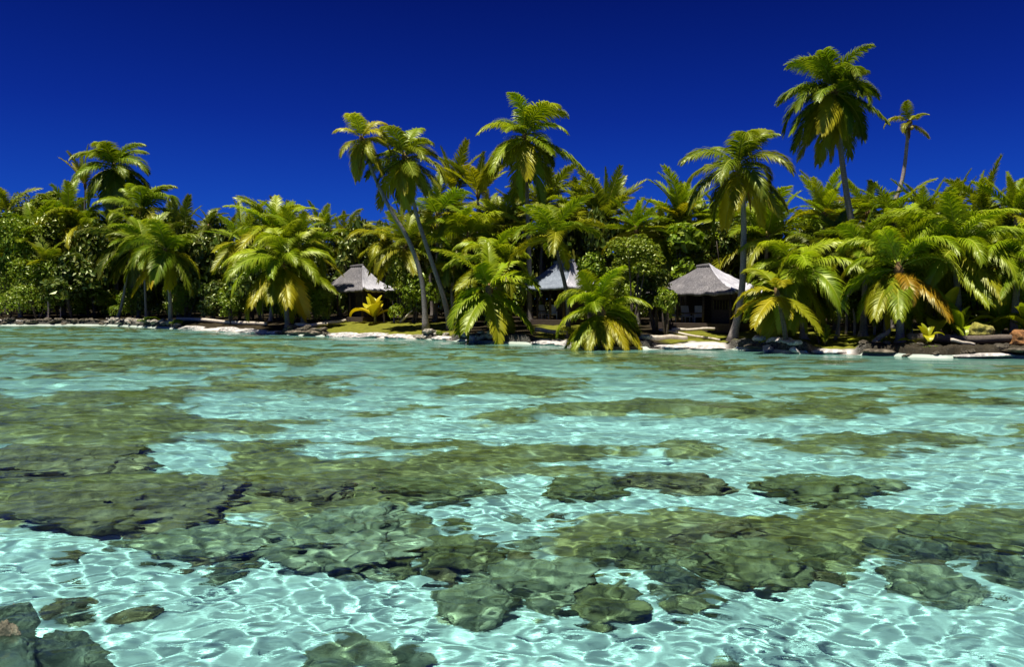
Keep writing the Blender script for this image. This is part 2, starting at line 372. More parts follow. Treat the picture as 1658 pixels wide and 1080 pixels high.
# ------------------------------------------------------------------ stones and boulders
bm = bmesh.new(); bmesh.ops.create_icosphere(bm, subdivisions=6, radius=1); bm.verts.ensure_lookup_table()
ICO_V = np.array([v.co for v in bm.verts]); ICO_F = np.array([[v.index for v in f.verts] for f in bm.faces]); bm.free()
bm = bmesh.new(); bmesh.ops.create_icosphere(bm, subdivisions=4, radius=1)
ICO4_V = np.array([v.co for v in bm.verts]); ICO4_F = np.array([[v.index for v in f.verts] for f in bm.faces]); bm.free()
def rock_mesh(name, dims, seed, rough=.32, hi=True, facet=.12):
    V = (ICO_V if hi else ICO4_V).copy(); FF = ICO_F if hi else ICO4_F
    d = fbm(V[:, 0] * 1.3, V[:, 1] * 1.3, V[:, 2] * 1.3 + seed * 3.1, 3, seed)
    rdg = 1 - np.abs(fbm(V[:, 0] * 2.2 + seed, V[:, 1] * 2.2, V[:, 2] * 2.2, 5, seed + 50, .55)) * 2
    g = np.random.default_rng(seed)
    for _ in range(9):                                  # broken faces
        nrm = g.normal(size=3); nrm /= np.linalg.norm(nrm); c = .62 + .3 * g.random()
        e = np.maximum(V @ nrm - c, 0); V -= nrm * e[:, None] * .85
    V = V * (1 + rough * d + facet * (rdg - .6))[:, None]
    V[:, 2] = np.where(V[:, 2] < -.35, -.35 + (V[:, 2] + .35) * .3, V[:, 2])
    return mesh_np(name, V * np.array(dims), FF)
def boulder(px, py, wpx, hpx, mat, label, top=None, d=.95, seed=0, group='boulders lying on the shallow seabed', rz=None, rough=.36, facet=.28):
    """boulder whose visible outline is about wpx by hpx photo pixels round (px, py)"""
    x, y = bed_at(px, py, d * .75); R = math.hypot(x, y); w = wpx / F * R / 2
    x2, y2 = bed_at(px, py - hpx / 2, d * .6); x3, y3 = bed_at(px, py + hpx / 2, d * .9)
    dep = max(.12, abs(y2 - y3) / 2); hgt = top if top else min(.96 * d, .50 + .40 * min(w, dep))
    o = link('boulder', rock_mesh('boulder', (w * 1.05, dep * 1.1, hgt * .78), seed, rough, True, facet), None, [mat])
    z = float(terrain(np.array([x]), np.array([y]))[0][0]); o.location = (x, y, z + hgt * .12); o.rotation_euler = (0, 0, (rz if rz is not None else (seed * .7 % .6 - .3)))
    o.cycles.is_caustics_receiver = True
    return tag(o, label, 'boulder', group)
BL = [
 (110, 742, 250, 60, M_REEF2, 'long dark brown reef rock, submerged at the left edge of the lagoon'),
 (175, 822, 300, 80, M_REEF2, 'broad brown submerged rock with a steep dark right side'),
 (330, 795, 170, 50, M_REEF2, 'ragged brown submerged rock behind the broad brown one'),
 (345, 868, 190, 60, M_REEF3, 'greyish flat submerged rock beside the big pale slab'),
 (560, 858, 250, 105, M_REEF3, 'largest pale olive submerged slab with a dark right flank'),
 (505, 795, 170, 40, M_REEF2, 'brown ridged rock submerged behind the largest pale slab'),
 (690, 790, 220, 40, M_REEF1, 'low olive reef rock submerged beyond the bright sand pocket'),
 (745, 892, 150, 66, M_REEF1, 'ridged olive submerged rock right of the largest slab'),
 (770, 965, 130, 70, M_REEF3, 'pale lumpy submerged rock in front of the ridged olive one'),
 (890, 938, 170, 80, M_REEF3, 'rounded pale green submerged rock with white light lines'),
 (985, 968, 135, 76, M_REEF1, 'olive green angular rock, nearest of the middle cluster'),
 (1090, 930, 85, 44, M_REEF4, 'small grey submerged rock between two olive boulders'),
 (1010, 890, 150, 50, M_REEF1, 'dark olive submerged rock behind the small grey one'),
 (1195, 908, 180, 84, M_REEF1, 'big mossy olive submerged boulder streaked with light'),
 (1325, 898, 130, 44, M_REEF1, 'flat dark olive rock right of the mossy boulder'),
 (1170, 862, 200, 36, M_REEF2, 'low brown submerged reef behind the mossy boulder'),
 (1470, 890, 130, 34, M_REEF4, 'dark grey flat rock just under the surface'),
 (1500, 942, 130, 66, M_REEF3, 'pale green submerged rock in front of the dark grey flat one'),
 (1600, 868, 210, 60, M_REEF1, 'long dark green submerged reef rock by the right edge'),
 (1640, 920, 90, 50, M_REEF4, 'grey submerged rock half cut by the right edge'),
 (1330, 785, 240, 44, M_REEF1, 'smooth olive submerged mound beyond the dark reef'),
 (1100, 780, 180, 34, M_REEF2, 'long brown submerged reef rock under rippled water'),
 (945, 790, 150, 36, M_REEF1, 'olive reef rock submerged above the bright sand pocket'),
 (580, 1056, 180, 54, M_REEF3, 'rounded submerged stone netted with bright light lines, nearest in the middle'),
 (360, 916, 44, 16, M_REEF4, 'little dark stone alone on bright sand'),
 (1180, 1068, 46, 16, M_REEF4, 'tiny dark stone on the near sand, lower right'),
 (740, 840, 60, 16, M_REEF1, 'small olive stone by the bright sand pocket')]
for i, (px, py, w, h, mat, lab) in enumerate(BL): boulder(px, py, w, h, mat, lab, seed=i * 7 + 3, top=(.3 if w < 70 else None))
# loose rubble round the reef: countable little stones
LR = [(420, 905, 130, 40, 10), (640, 915, 80, 30, 8), (840, 905, 70, 30, 7), (1060, 965, 90, 26, 8), (1290, 930, 110, 24, 9), (1440, 915, 70, 20, 6), (250, 900, 150, 24, 8), (880, 850, 90, 20, 6), (1560, 940, 70, 40, 6), (140, 960, 120, 40, 6)]
src = [rock_mesh('stone', (1, .85, .62), 700 + j, .36, False, .25) for j in range(6)]
for j, me in enumerate(src): me.materials.append((M_REEF1, M_REEF3, M_REEF2)[j % 3])
for cx, cy, rx, ry, n in LR:
    for i in range(n):
        x, y = bed_at(cx + rnd.uniform(-rx, rx), cy + rnd.uniform(-ry, ry), .95); o = link('stone', src[rnd.randrange(6)]); k = rnd.uniform(.05, .19); o.scale = (k * rnd.uniform(.8, 1.6), k, k)
        o.location = (x, y, float(terrain(np.array([x]), np.array([y]))[0][0]) + k * .25); o.rotation_euler = (rnd.uniform(-.2, .2), 0, rnd.uniform(0, 6)); o.cycles.is_caustics_receiver = True
        tag(o, 'small loose olive stone on the pale bed round the reef rocks', 'stone', 'loose stones on the seabed')
# three rocks that stand out of the water close by
for i, (px, py, w, h, mat, top, lab) in enumerate([
   (8, 1028, 96, 50, M_WET, 1.3, 'dark wet rock breaking the surface in the near left corner'),
   (110, 1076, 110, 40, M_WET, 1.1, 'pale speckled rock beside the dark wet one, near left corner'),
   (12, 1086, 90, 40, M_WET, 1.12, 'tan wet rock in front of the dark one, cut by the bottom edge')]):
    boulder(px, py, w, h, mat, lab, seed=201 + i * 5, top=top, rough=.2, facet=.14, group='rocks breaking the surface')

def stone(name, p, dims, mat, label, cat, seed, group=None, rz=0, tilt=0, sink=.25, rough=.3):
    o = link(name, rock_mesh(name, dims, seed, rough, False), None, [mat]); o.location = (p[0], p[1], p[2] + dims[2] * (.5 - sink)); o.rotation_euler = (tilt, tilt * .6, rz)
    return tag(o, label, cat, group)
# white limestone slabs along the waterline: (px, width px, height px, how far behind the waterline)
SL = [(318, 60, 9, .5, 'long thin white slab at the left end of the left beach'), (372, 54, 12, .6, 'thick white slab in front of the black thicket'), (410, 50, 11, .4, 'white slab below the spreading yellow palm'), (446, 40, 9, .3, 'short grey-white slab at the right end of the left beach'),
      (556, 62, 11, .4, 'white slab at the left end of the lawn shore'), (606, 66, 13, .6, 'widest white slab below the bright banana plant'), (650, 56, 12, .5, 'white slab left of the leaning palm roots'), (716, 36, 12, .4, 'square white slab right of the leaning palm roots'),
      (505, 42, 10, .2, 'dark flat slab between the two left beaches'), (480, 40, 9, .2, 'blackish slab right of the left beach'),
      (885, 50, 10, .6, 'white slab on the sand below the second hut'), (915, 34, 9, .4, 'small white slab near the drooping palm'),
      (1090, 70, 10, .5, 'low white slab below the third hut deck'), (1145, 60, 9, .4, 'thin white slab left of the tall grey trunk'), (1230, 50, 10, .2, 'dark slab between the tall trunk and white stones'),
      (1346, 56, 11, .5, 'bright white slab alone below the right lawn'), (1425, 60, 9, .2, 'blackish slab along the right bank'), (1600, 110, 8, .15, 'grey-white flat ledge at the right waterline'), (1655, 60, 10, .3, 'dark ledge stone at the right edge of the bank')]
for i, (px, w, h, s, lab) in enumerate(SL):
    p = on_land(px, s * .7); k = ppm(p.y); dk = ('dark' in lab or 'blackish' in lab)
    stone('shore_slab', (p.x, p.y, max(p.z, .05)), (w / k / 2, .55, h / k * .5), M_BANK if dk else M_LIME, lab, 'rock', 300 + i, 'flat slabs along the waterline', (i % 3 - 1) * .1, 0, .35, .2)
# rubble: heaps of countable stones, alike inside one heap
HEAPS = [(172, 290, 34, .1, 1.6, .34, M_RUBBLE, 'rounded stone in the rubble point below the twin left palms', 'rubble stones below the twin left palms'),
         (0, 165, 26, 0, .6, .36, M_BANK, 'dark rough stone in the old sea bank at the far left', 'stones of the far left bank'),
         (676, 722, 9, .1, 1.1, .32, M_RUBBLE, 'grey stone at the foot of the leaning palm', 'stones at the foot of the leaning palm'),
         (745, 812, 13, .0, .7, .3, M_LIME, 'white stone under the low broad-leaved palm', 'white stones under the low broad-leaved palm'),
         (1225, 1295, 9, .05, .9, .3, M_LIME, 'white angular stone at the foot of the yellow young palm', 'stones at the foot of the yellow young palm'),
         (1395, 1655, 9, .0, .7, .2, M_BANK, 'blackish stone in the low right bank', 'stones of the right bank'),
         (440, 535, 12, .0, .6, .3, M_BANK, 'dark stone between the two white beaches', 'stones between the beaches'),
         (935, 1060, 12, .1, .8, .24, M_RUBBLE, 'small stone on the shore under the drooping palm', 'stones under the drooping palm')]
k = 0
for a, b, n, s0, s1, r, mat, lab, grp in HEAPS:
    src = [rock_mesh('stone', (1, .85, .7), 400 + k * 5 + j, .3, False) for j in range(4)]; k += 1
    for me in src: me.materials.append(mat)
    for i in range(n):
        p = on_land(a + (b - a) * (i + .5 + rnd.uniform(-.4, .4)) / n, rnd.uniform(s0, s1)); o = link('stone', src[i % 4])
        z = r * rnd.uniform(.6, 1.35); o.location = (p.x, p.y, p.z + z * .2); o.scale = (z * rnd.uniform(.9, 1.4), z, z * rnd.uniform(.6, 1)); o.rotation_euler = (rnd.uniform(-.3, .3), rnd.uniform(-.3, .3), rnd.uniform(0, 6))
        tag(o, lab, 'stone', grp)
for px, py, w, s, mat, lab in ((1588, 536, 36, 2.0, M_YROCK, 'yellow-green rounded boulder on the right bank'), (1650, 550, 34, 1.2, M_RROCK, 'rusty brown rounded boulder at the right edge of the bank')):
    p = wp(px, py, Dp(px, s)); r = w / ppm(p.y) / 2
    o = link('boulder', rock_mesh('boulder', (r * 1.15, r, r * .95), int(px), .14, False), None, [mat]); o.location = p; tag(o, lab, 'boulder')

# ------------------------------------------------------------------ palms
def frond_mesh(L_, e0, bend, hw, droop, nl, lw, seed, narrow=1.):
    """one frond along +Y: stalk curve plus two rows of hanging leaflets"""
    g = random.Random(seed); pts = []; n = 26; p = Vector((0, 0, 0)); tang = []
    side = g.uniform(-.22, .22)
    for i in range(n + 1):
        t = i / n; e = math.radians(e0 - bend * t ** 1.25); e = max(e, math.radians(-86))
        d = Vector((side * t, 1, 0)).normalized() * math.cos(e) + Vector((0, 0, math.sin(e)))
        pts.append(p.copy()); tang.append(d); p = p + d * (L_ / n)
    V, Fq, MI, AG = [], [], [], []
    def add(v, ag): V.append(tuple(v)); AG.append(ag); return len(V) - 1
    # stalk
    rows = []
    for i in range(n + 1):
        t = i / n; r = L_ * (.0125 * (1 - t) ** .8 + .0016) * (1.5 if t < .06 else 1); T = tang[i]; Sx = T.cross(Vector((0, 0, 1)));
        Sx = Sx.normalized() if Sx.length > .05 else Vector((1, 0, 0)); Nn = Sx.cross(T)
        rows.append([add(pts[i] + Sx * r, t * .3), add(pts[i] - Nn * r * .9, t * .3), add(pts[i] - Sx * r, t * .3), add(pts[i] + Nn * r * .5, t * .3)])
    for i in range(n):
        for a in range(4): Fq.append((rows[i][a], rows[i][(a + 1) % 4], rows[i + 1][(a + 1) % 4], rows[i + 1][a])); MI.append(1)
    # leaflets
    G = Vector((0, 0, -1))
    for sd in (-1, 1):
        for j in range(nl):
            t = .10 + .90 * (j + g.uniform(.1, .9)) / nl; x = t * n; i = min(int(x), n - 1); f = x - i
            P = pts[i].lerp(pts[i + 1], f); T = tang[i].lerp(tang[i + 1], f).normalized()
            Sx = T.cross(Vector((0, 0, 1))); Sx = Sx.normalized() if Sx.length > .05 else Vector((1, 0, 0)); Nn = Sx.cross(T)
            prof = (min(1, (t - .06) / .16) ** .7) * (1 - .62 * max(0, (t - .45) / .55) ** 1.6) * (.35 if t > .985 else 1)
            ln = hw * L_ * prof * g.uniform(.86, 1.1); fa = math.radians(24 + 38 * t + g.uniform(-7, 7))
            d = (Sx * sd * math.cos(fa) + T * math.sin(fa) + Nn * g.uniform(.05, .32)).normalized()
            w0 = lw * L_ * (.75 + .25 * prof); q = P.copy(); ns = 4; pr = None
            dr = droop * g.uniform(.75, 1.25); ag0 = max(0, g.gauss(0, .13)) + .22 * max(0, t - .55)
            for m_ in range(ns + 1):
                fr_ = m_ / ns; W = T - d * T.dot(d); W = W.normalized() if W.length > .01 else Nn
                ww = w0 * (1 if m_ in (1, 2) else .62 if m_ == 0 else .7 if m_ == 3 else .06) * narrow
                a = add(q + W * ww * .5, min(1, ag0 + .35 * fr_ ** 3)); b = add(q - W * ww * .5, min(1, ag0 + .35 * fr_ ** 3))
                if pr: Fq.append((pr[0], pr[1], b, a)); MI.append(0)
                pr = (a, b); q = q + d * (ln / ns); d = (d + G * dr * (.25 + .45 * fr_)).normalized()
    me = mesh_np('frond', V, Fq, True, MI); attr(me, 'age', AG); me.materials.append(M_FROND); me.materials.append(M_STALK); return me
ECLS = (82, 66, 50, 34, 18, 0, -20, -42, -64)
STY = {'feather': dict(hw=.26, droop=.55, nl=84, lw=.017), 'curtain': dict(hw=.31, droop=.95, nl=100, lw=.018), 'broad': dict(hw=.29, droop=.6, nl=62, lw=.036), 'stiff': dict(hw=.20, droop=.25, nl=70, lw=.018)}
FR = {}
def frond_variant(style, e, k):
    c = min(range(len(ECLS)), key=lambda i: abs(ECLS[i] - e)); key = (style, c, k % 3)
    if key not in FR:
        e0 = ECLS[c]; bend = {'feather': 78, 'curtain': 92, 'broad': 86, 'stiff': 44}[style] * (1 if e0 > -10 else .5) * (1 if style == 'curtain' else .62 if e0 > 70 else .75 if e0 > 55 else .9 if e0 > 40 else 1) + (k % 3 - 1) * 16
        FR[key] = frond_mesh(1., e0, bend, seed=hash((c, k % 3, len(style))) % 9999, **STY[style])
    return FR[key]
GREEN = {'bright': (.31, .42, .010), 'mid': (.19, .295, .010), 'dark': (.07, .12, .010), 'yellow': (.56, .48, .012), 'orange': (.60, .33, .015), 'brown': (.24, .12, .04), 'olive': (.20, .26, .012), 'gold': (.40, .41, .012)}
def jit(c, a=.18):
    k = 1 + rnd.uniform(-a, a); return (c[0] * k * (1 + rnd.uniform(-a, a) * .6), c[1] * k, c[2] * k * (1 + rnd.uniform(-a, a)), 1)
def palm(label, trunk_px, s, Lpx, n=20, style='feather', tone='mid', low='gold', e=(78, -50), group=None, r=.16, coco=0, mat=None, dead=0, az0=None, lean=0., base=None, name='palm_tree', vis=True, azr=None, extra=()):
    """trunk_px: photo pixels from foot to crown; s: metres behind the waterline; Lpx: frond length in photo pixels"""
    fx, fy = trunk_px[0]; foot = on_land(fx, s) if base is None else base; Yd = foot.y; m = len(trunk_px) - 1
    pts = [foot - Vector((0, 0, .12))] + [wp(a, b, Yd + lean * (i + 1) / m) for i, (a, b) in enumerate(trunk_px[1:])]
    root = empty(name, foot, label, 'palm tree', group); hub = pts[-1]; Lm = Lpx * 1.16 / ppm(hub.y)
    if m == 1: pts = [pts[0], pts[0].lerp(hub, .5) + Vector((rnd.uniform(-.2, .2), 0, 0)), hub]
    ns = 26; cur = spline(pts, ns); loc = [p - foot for p in cur]
    mb = MB(); mb.tube(loc, [r * (1 - .42 * i / (ns - 1)) * (1 + .9 * math.exp(-i / 1.3)) * (1 + .05 * (i % 2)) for i in range(ns)], 10, .06); mb.build('trunk', mat or M_TRUNK, root, True)
    hl = hub - foot
    mb = MB(); ax = (cur[-1] - cur[-2]).normalized()
    mb.tube([hl - ax * Lm * .10, hl - ax * Lm * .02, hl + ax * Lm * .05, hl + ax * Lm * .12], [r * .62, r * 1.15, r * .95, r * .3], 9, .25); mb.build('crown_sheath', M_SHEATH, root, True)
    a0 = rnd.uniform(0, 6.28) if az0 is None else az0
    sect = [x[0] for x in extra]; tilt = Matrix.Rotation(rnd.uniform(-.2, .2), 3, 'X') @ Matrix.Rotation(rnd.uniform(-.2, .2), 3, 'Y')
    for i in range(n):
        f = (i + .5) / n; el = e[0] + (e[1] - e[0]) * f ** .9 + rnd.uniform(-9, 9); az = a0 + i * 2.39996 + rnd.uniform(-.25, .25)
        if azr: az = azr[0] + (azr[1] - azr[0]) * ((i * .618) % 1)
        if sect and el < 22 and any(abs((az - q_ + PI) % (2 * PI) - PI) < .34 for q_ in sect): continue
        o = link('frond', frond_variant(style, el, i), root); o.location = hl + ax * Lm * .05 * (1 - 2 * f); o.rotation_euler = (tilt @ Matrix.Rotation(az, 3, 'Z') @ Matrix.Rotation(rnd.uniform(-.3, .3), 3, 'Y') @ Matrix.Rotation(rnd.uniform(-.1, .1), 3, 'X')).to_euler()
        k = Lm * (rnd.uniform(.78, 1.12)) * (.85 if el > 70 else 1); o.scale = (k * rnd.uniform(.85, 1.1), k, k * rnd.uniform(.88, 1.2))
        c = GREEN[tone]
        if f > .72 and rnd.random() < .55: c = GREEN[low]
        elif f > .45 and rnd.random() < .2: c = GREEN['gold']
        elif f < .16: c = tuple(.6 * a + .4 * b for a, b in zip(c, GREEN['bright']))
        o.color = jit(c)
    for az, el, tn, kk in extra:
        o = link('frond', frond_variant(style, el, 1), root); o.location = hl - ax * Lm * .05; o.rotation_euler = (0, 0, az); o.scale = (Lm * kk,) * 3; o.color = jit(GREEN[tn], .08)
        if tn in ('orange', 'yellow'): o['label'] = 'dying ' + tn + ' frond'
    for i in range(dead):
        o = link('dead_frond', frond_variant('feather', -64, i), root); o.location = hl - ax * Lm * .1; o.rotation_euler = (0, 0, a0 + i * 2.1); k = Lm * .62; o.scale = (k * .6, k, k); o.color = jit(GREEN['brown'])
        o['label'] = 'dry brown hanging frond'
    for i in range(coco):
        me = bpy.data.meshes.get('coconut')
        if not me:
            me = mesh_np('coconut', ICO4_V * np.array((.12, .12, .15)), ICO4_F); me.materials.append(M_COCO)
        o = link('coconut', me, root); a = a0 + i * 2.2; o.location = hl + Vector((math.cos(a) * .26, math.sin(a) * .26, -.28 - .12 * (i % 2)))
    return root
TW = 'palms of the shore grove'; BK = 'palms in the wood behind'
# tall ones against the sky
palm('tall thin palm with a sparse golden crown, leaning out left of its twin', [(690, 528), (683, 455), (662, 390), (630, 335), (604, 280), (586, 226)], 2.2, 56, 15, 'curtain', 'gold', 'yellow', (86, -62), TW, .17, 3, dead=1)
palm('tall leaning palm with a dense olive crown, right of its sparse twin', [(730, 515), (718, 480), (698, 420), (674, 345), (655, 256)], 5, 70, 22, 'curtain', 'olive', 'gold', (82, -70), TW, .19, 4, dead=0)
palm('high palm with a big bright drooping crown above the centre wood', [(858, 515), (856, 400), (850, 222)], 11, 84, 22, 'curtain', 'bright', 'gold', (84, -72), TW, .2, 4, dead=2)
palm('slim palm standing in front of the second hut, crown below the skyline', [(921, 535), (918, 480), (906, 425), (896, 384)], 2.2, 78, 14, 'feather', 'mid', 'gold', (72, 2), TW, .14, 3, mat=M_DARKTR)
palm('tall palm with a pale curved trunk in front of the third hut', [(1186, 556), (1200, 480), (1204, 400), (1203, 325), (1196, 272)], 1.3, 84, 20, 'curtain', 'olive', 'yellow', (84, -50), TW, .19, 5, dead=1)
palm('tallest palm of all, big round crown high over the right grove', [(1396, 520), (1384, 400), (1368, 295), (1350, 148)], 9, 84, 34, 'curtain', 'mid', 'gold', (84, -74), TW, .22, 5, dead=4)
palm('scraggly dying palm with a bare pinkish trunk and few short fronds', [(1428, 500), (1442, 360), (1462, 285), (1472, 198)], 16, 34, 7, 'curtain', 'gold', 'gold', (80, -10), TW, .17, 4, mat=M_PALE, dead=1)
palm('shaggy tall palm with long hanging fronds above the left wood', [(190, 500), (187, 400), (184, 272)], 12, 64, 30, 'curtain', 'mid', 'olive', (82, -74), TW, .22, 3, dead=2)
# low palms along the shore
palm('short palm on the left rubble point with a pale trunk', [(276, 527), (275, 480), (268, 408)], 1.5, 74, 20, 'curtain', 'mid', 'yellow', (76, -48), TW, .2, 0)
palm('short palm leaning left, behind the pale-trunked one on the rubble point', [(190, 520), (200, 480), (212, 404)], 3.5, 70, 18, 'curtain', 'dark', 'gold', (72, -45), TW, .17)
palm('thin straight palm between the two on the rubble point', [(237, 521), (235, 470), (232, 395)], 5, 62, 16, 'feather', 'mid', 'olive', (78, -25), TW, .14)
palm('wide spreading yellow-green palm over the left white beach', [(466, 531), (463, 490), (459, 428)], 2.5, 86, 28, 'curtain', 'bright', 'yellow', (84, -60), TW, .2, extra=[(PI + .3, -20, 'yellow', 1.), (PI - .5, -20, 'yellow', 1.), (PI - .1, -20, 'gold', .9)])
palm('darker palm close behind the wide spreading yellow one', [(492, 520), (488, 450), (482, 400)], 6, 68, 20, 'feather', 'mid', 'gold', (80, -30), TW, .17)
palm('low broad-leaved palm bowing over white stones at the waterline', [(802, 550), (798, 515), (792, 470)], .8, 84, 19, 'broad', 'bright', 'gold', (84, -66), TW, .19, extra=[(PI + .3, -42, 'gold', .95), (PI - .5, -20, 'bright', 1.), (PI - 1., 0, 'bright', 1.), (PI + 1.1, -20, 'bright', 1.)])
palm('low drooping palm whose fronds touch the lagoon', [(990, 562), (982, 540), (974, 505)], .6, 82, 24, 'curtain', 'bright', 'gold', (84, -55), TW, .19, extra=[(PI, -20, 'yellow', .85), (PI + .45, -20, 'yellow', .9), (PI - .5, -20, 'gold', .9), (PI + .95, -20, 'yellow', .95), (PI - .9, -20, 'bright', .95), (-PI / 2 - .3, 50, 'bright', .9)])
palm('yellow young palm with a dark trunk over white stones', [(1274, 568), (1268, 520), (1258, 474)], .5, 74, 13, 'broad', 'gold', 'yellow', (78, -50), TW, .13, mat=M_DARKTR, extra=[(PI - .9, -20, 'yellow', .95), (PI + .1, -20, 'yellow', .7), (PI + .7, -20, 'gold', 1.1)])
palm('little palm stem with a few yellow leaves left of the young palm', [(1245, 556), (1248, 525), (1252, 492)], 1.4, 46, 6, 'broad', 'gold', 'yellow', (40, -60), TW, .09, mat=M_DARKTR)
palm('thick feathery palm arching behind the yellow young palm', [(1302, 545), (1298, 500), (1288, 440)], 3.2, 96, 22, 'curtain', 'bright', 'gold', (78, -50), TW, .18)
palm('palm with orange dying fronds hanging at its heart, right grove', [(1458, 556), (1457, 500), (1455, 437)], 2.2, 98, 26, 'curtain', 'bright', 'gold', (84, -55), TW, .2, extra=[(PI - .05, 0, 'orange', .72), (PI + .45, -20, 'orange', 1.0), (PI - .9, -20, 'gold', 1.), (PI - .5, -20, 'bright', 1.)])
palm('big arching palm right of the one with orange fronds', [(1552, 545), (1550, 470), (1545, 404)], 4, 104, 22, 'curtain', 'bright', 'gold', (80, -40), TW, .2)
palm('feathery palm above and left of the one with orange fronds', [(1398, 545), (1400, 470), (1402, 405)], 5, 80, 18, 'feather', 'mid', 'gold', (84, -25), TW, .18)
palm('arching palm cut by the right edge above the rusty boulder', [(1640, 545), (1645, 480), (1650, 425)], 3, 90, 20, 'curtain', 'bright', 'gold', (80, -45), TW, .18)
palm('wide palm with long sweeping right fronds behind the pale curved trunk', [(1240, 520), (1240, 450), (1242, 388)], 15, 100, 24, 'feather', 'bright', 'gold', (80, -30), TW, .19)
# palms of the wood behind: hub px, hub py, metres behind the waterline, frond px, count, style, tone, elevations, label
BG = [(12, 345, 14, 52, 14, 'feather', 'olive', (80, -20), 'small-crowned palm at the far left edge of the skyline'),
 (62, 385, 9, 56, 16, 'feather', 'mid', (82, -20), 'feathery palm rising from the left thicket'),
 (140, 375, 11, 66, 18, 'curtain', 'mid', (80, -50), 'palm with drooping fronds just left of the shaggy tall one'),
 (28, 402, 7, 54, 16, 'feather', 'mid', (84, -20), 'low feathery palm among the bushes at the far left'),
 (108, 352, 12, 60, 18, 'feather', 'mid', (84, -25), 'feathery palm left of the shaggy tall one, over the dark leafy bush'),
 (82, 432, 5, 46, 14, 'feather', 'olive', (84, -10), 'small young palm poking out of the low left bushes'),
 (138, 300, 18, 60, 7, 'stiff', 'olive', (88, 58), 'bare spiky upright palm left of the shaggy tall one'),
 (228, 345, 10, 70, 18, 'curtain', 'mid', (82, -60), 'palm whose fronds hang below the shaggy tall one'),
 (296, 382, 14, 60, 16, 'stiff', 'dark', (84, -20), 'dark palm on the falling skyline right of the shaggy tall one'),
 (338, 368, 16, 40, 12, 'feather', 'dark', (84, -10), 'narrow dark palm tip alone on the low left skyline'),
 (392, 392, 9, 64, 18, 'stiff', 'mid', (80, -35), 'palm left of and behind the wide spreading yellow one'),
 (447, 378, 8, 74, 18, 'feather', 'bright', (86, 5), 'upright bright palm directly above the wide spreading yellow one'),
 (520, 380, 19, 52, 18, 'stiff', 'mid', (84, -15), 'mid-green palm on the skyline above the first hut'),
 (566, 388, 20, 48, 16, 'curtain', 'olive', (80, -30), 'olive palm right of and above the first hut roof'),
 (622, 388, 15, 54, 12, 'curtain', 'gold', (76, -35), 'golden palm between the first hut and the leaning trunks'),
 (656, 400, 10, 66, 14, 'feather', 'olive', (80, -25), 'olive palm between the two leaning trunks'),
 (733, 310, 17, 66, 9, 'stiff', 'olive', (87, 40), 'spiky palm with stiff upright fronds left of the high centre crown'),
 (774, 315, 17, 64, 10, 'stiff', 'olive', (87, 40), 'second stiff upright palm, closest left of the high centre crown'),
 (708, 350, 13, 70, 18, 'feather', 'mid', (82, -20), 'palm behind the dense leaning crown'),
 (758, 385, 9, 78, 20, 'curtain', 'bright', (84, -35), 'shaggy bright palm below the stiff upright pair'),
 (815, 370, 12, 66, 20, 'feather', 'olive', (84, -30), 'olive palm below the high centre crown'),
 (800, 425, 5, 72, 14, 'curtain', 'bright', (84, -20), 'bright palm just above the low broad-leaved one'),
 (735, 432, 7, 62, 14, 'curtain', 'mid', (78, -40), 'palm right of the leaning trunks, above the lawn end'),
 (880, 335, 19, 64, 16, 'feather', 'olive', (84, 0), 'palm touching the right side of the high centre crown'),
 (928, 345, 20, 62, 16, 'feather', 'bright', (84, -10), 'bright palm above the slim one of the second hut'),
 (976, 355, 18, 74, 22, 'stiff', 'olive', (86, 10), 'fan-shaped palm on the skyline above the second hut'),
 (1030, 372, 14, 60, 16, 'stiff', 'mid', (82, -20), 'palm in the dip between the two fan-shaped crowns'),
 (1100, 358, 17, 80, 24, 'stiff', 'bright', (86, 0), 'wide fan-shaped palm on the skyline above the third hut'),
 (1150, 375, 17, 62, 18, 'stiff', 'bright', (82, -25), 'bright palm left of the pale curved trunk'),
 (1072, 385, 15, 56, 16, 'curtain', 'olive', (80, -40), 'olive palm hanging over the rounded bush'),
 (1335, 345, 14, 66, 18, 'stiff', 'bright', (86, -10), 'palm on the skyline left of the tallest trunk'),
 (1405, 345, 15, 62, 18, 'stiff', 'mid', (84, -15), 'palm on the skyline right of the tallest trunk'),
 (1330, 415, 8, 72, 16, 'curtain', 'dark', (80, -40), 'dark palm in the shade below the tallest trunk'),
 (1448, 368, 12, 74, 18, 'feather', 'bright', (85, -15), 'palm in front of the bare pinkish trunk'),
 (1500, 355, 14, 62, 18, 'stiff', 'mid', (84, -15), 'first palm on the skyline right of the bare pinkish trunk'),
 (1546, 350, 16, 62, 18, 'stiff', 'mid', (84, -5), 'second palm on the skyline right of the bare pinkish trunk'),
 (1594, 345, 15, 66, 18, 'stiff', 'olive', (85, -15), 'third palm on the skyline right of the bare pinkish trunk'),
 (1645, 345, 13, 70, 18, 'stiff', 'bright', (85, -15), 'last palm on the skyline at the right edge'),
 (1490, 405, 7, 78, 18, 'curtain', 'mid', (82, -35), 'palm between the orange-hearted one and the big arching one'),
 (1605, 405, 8, 80, 18, 'curtain', 'bright', (82, -35), 'palm behind the one cut by the right edge'),
 (1362, 395, 9, 66, 16, 'feather', 'mid', (84, -20), 'mid-green palm left of the tallest trunk, below the skyline')]
for hx, hy, s, Lp, n, st, tone, e, lab in BG:
    palm(lab, [(hx + rnd.uniform(-10, 10), 520), (hx, hy)], s, Lp, n + (4 if n > 12 else 0), st, tone, 'gold' if tone != 'dark' else 'olive', e, BK, .17, dead=1 if n > 14 and e[1] < -15 else 0)
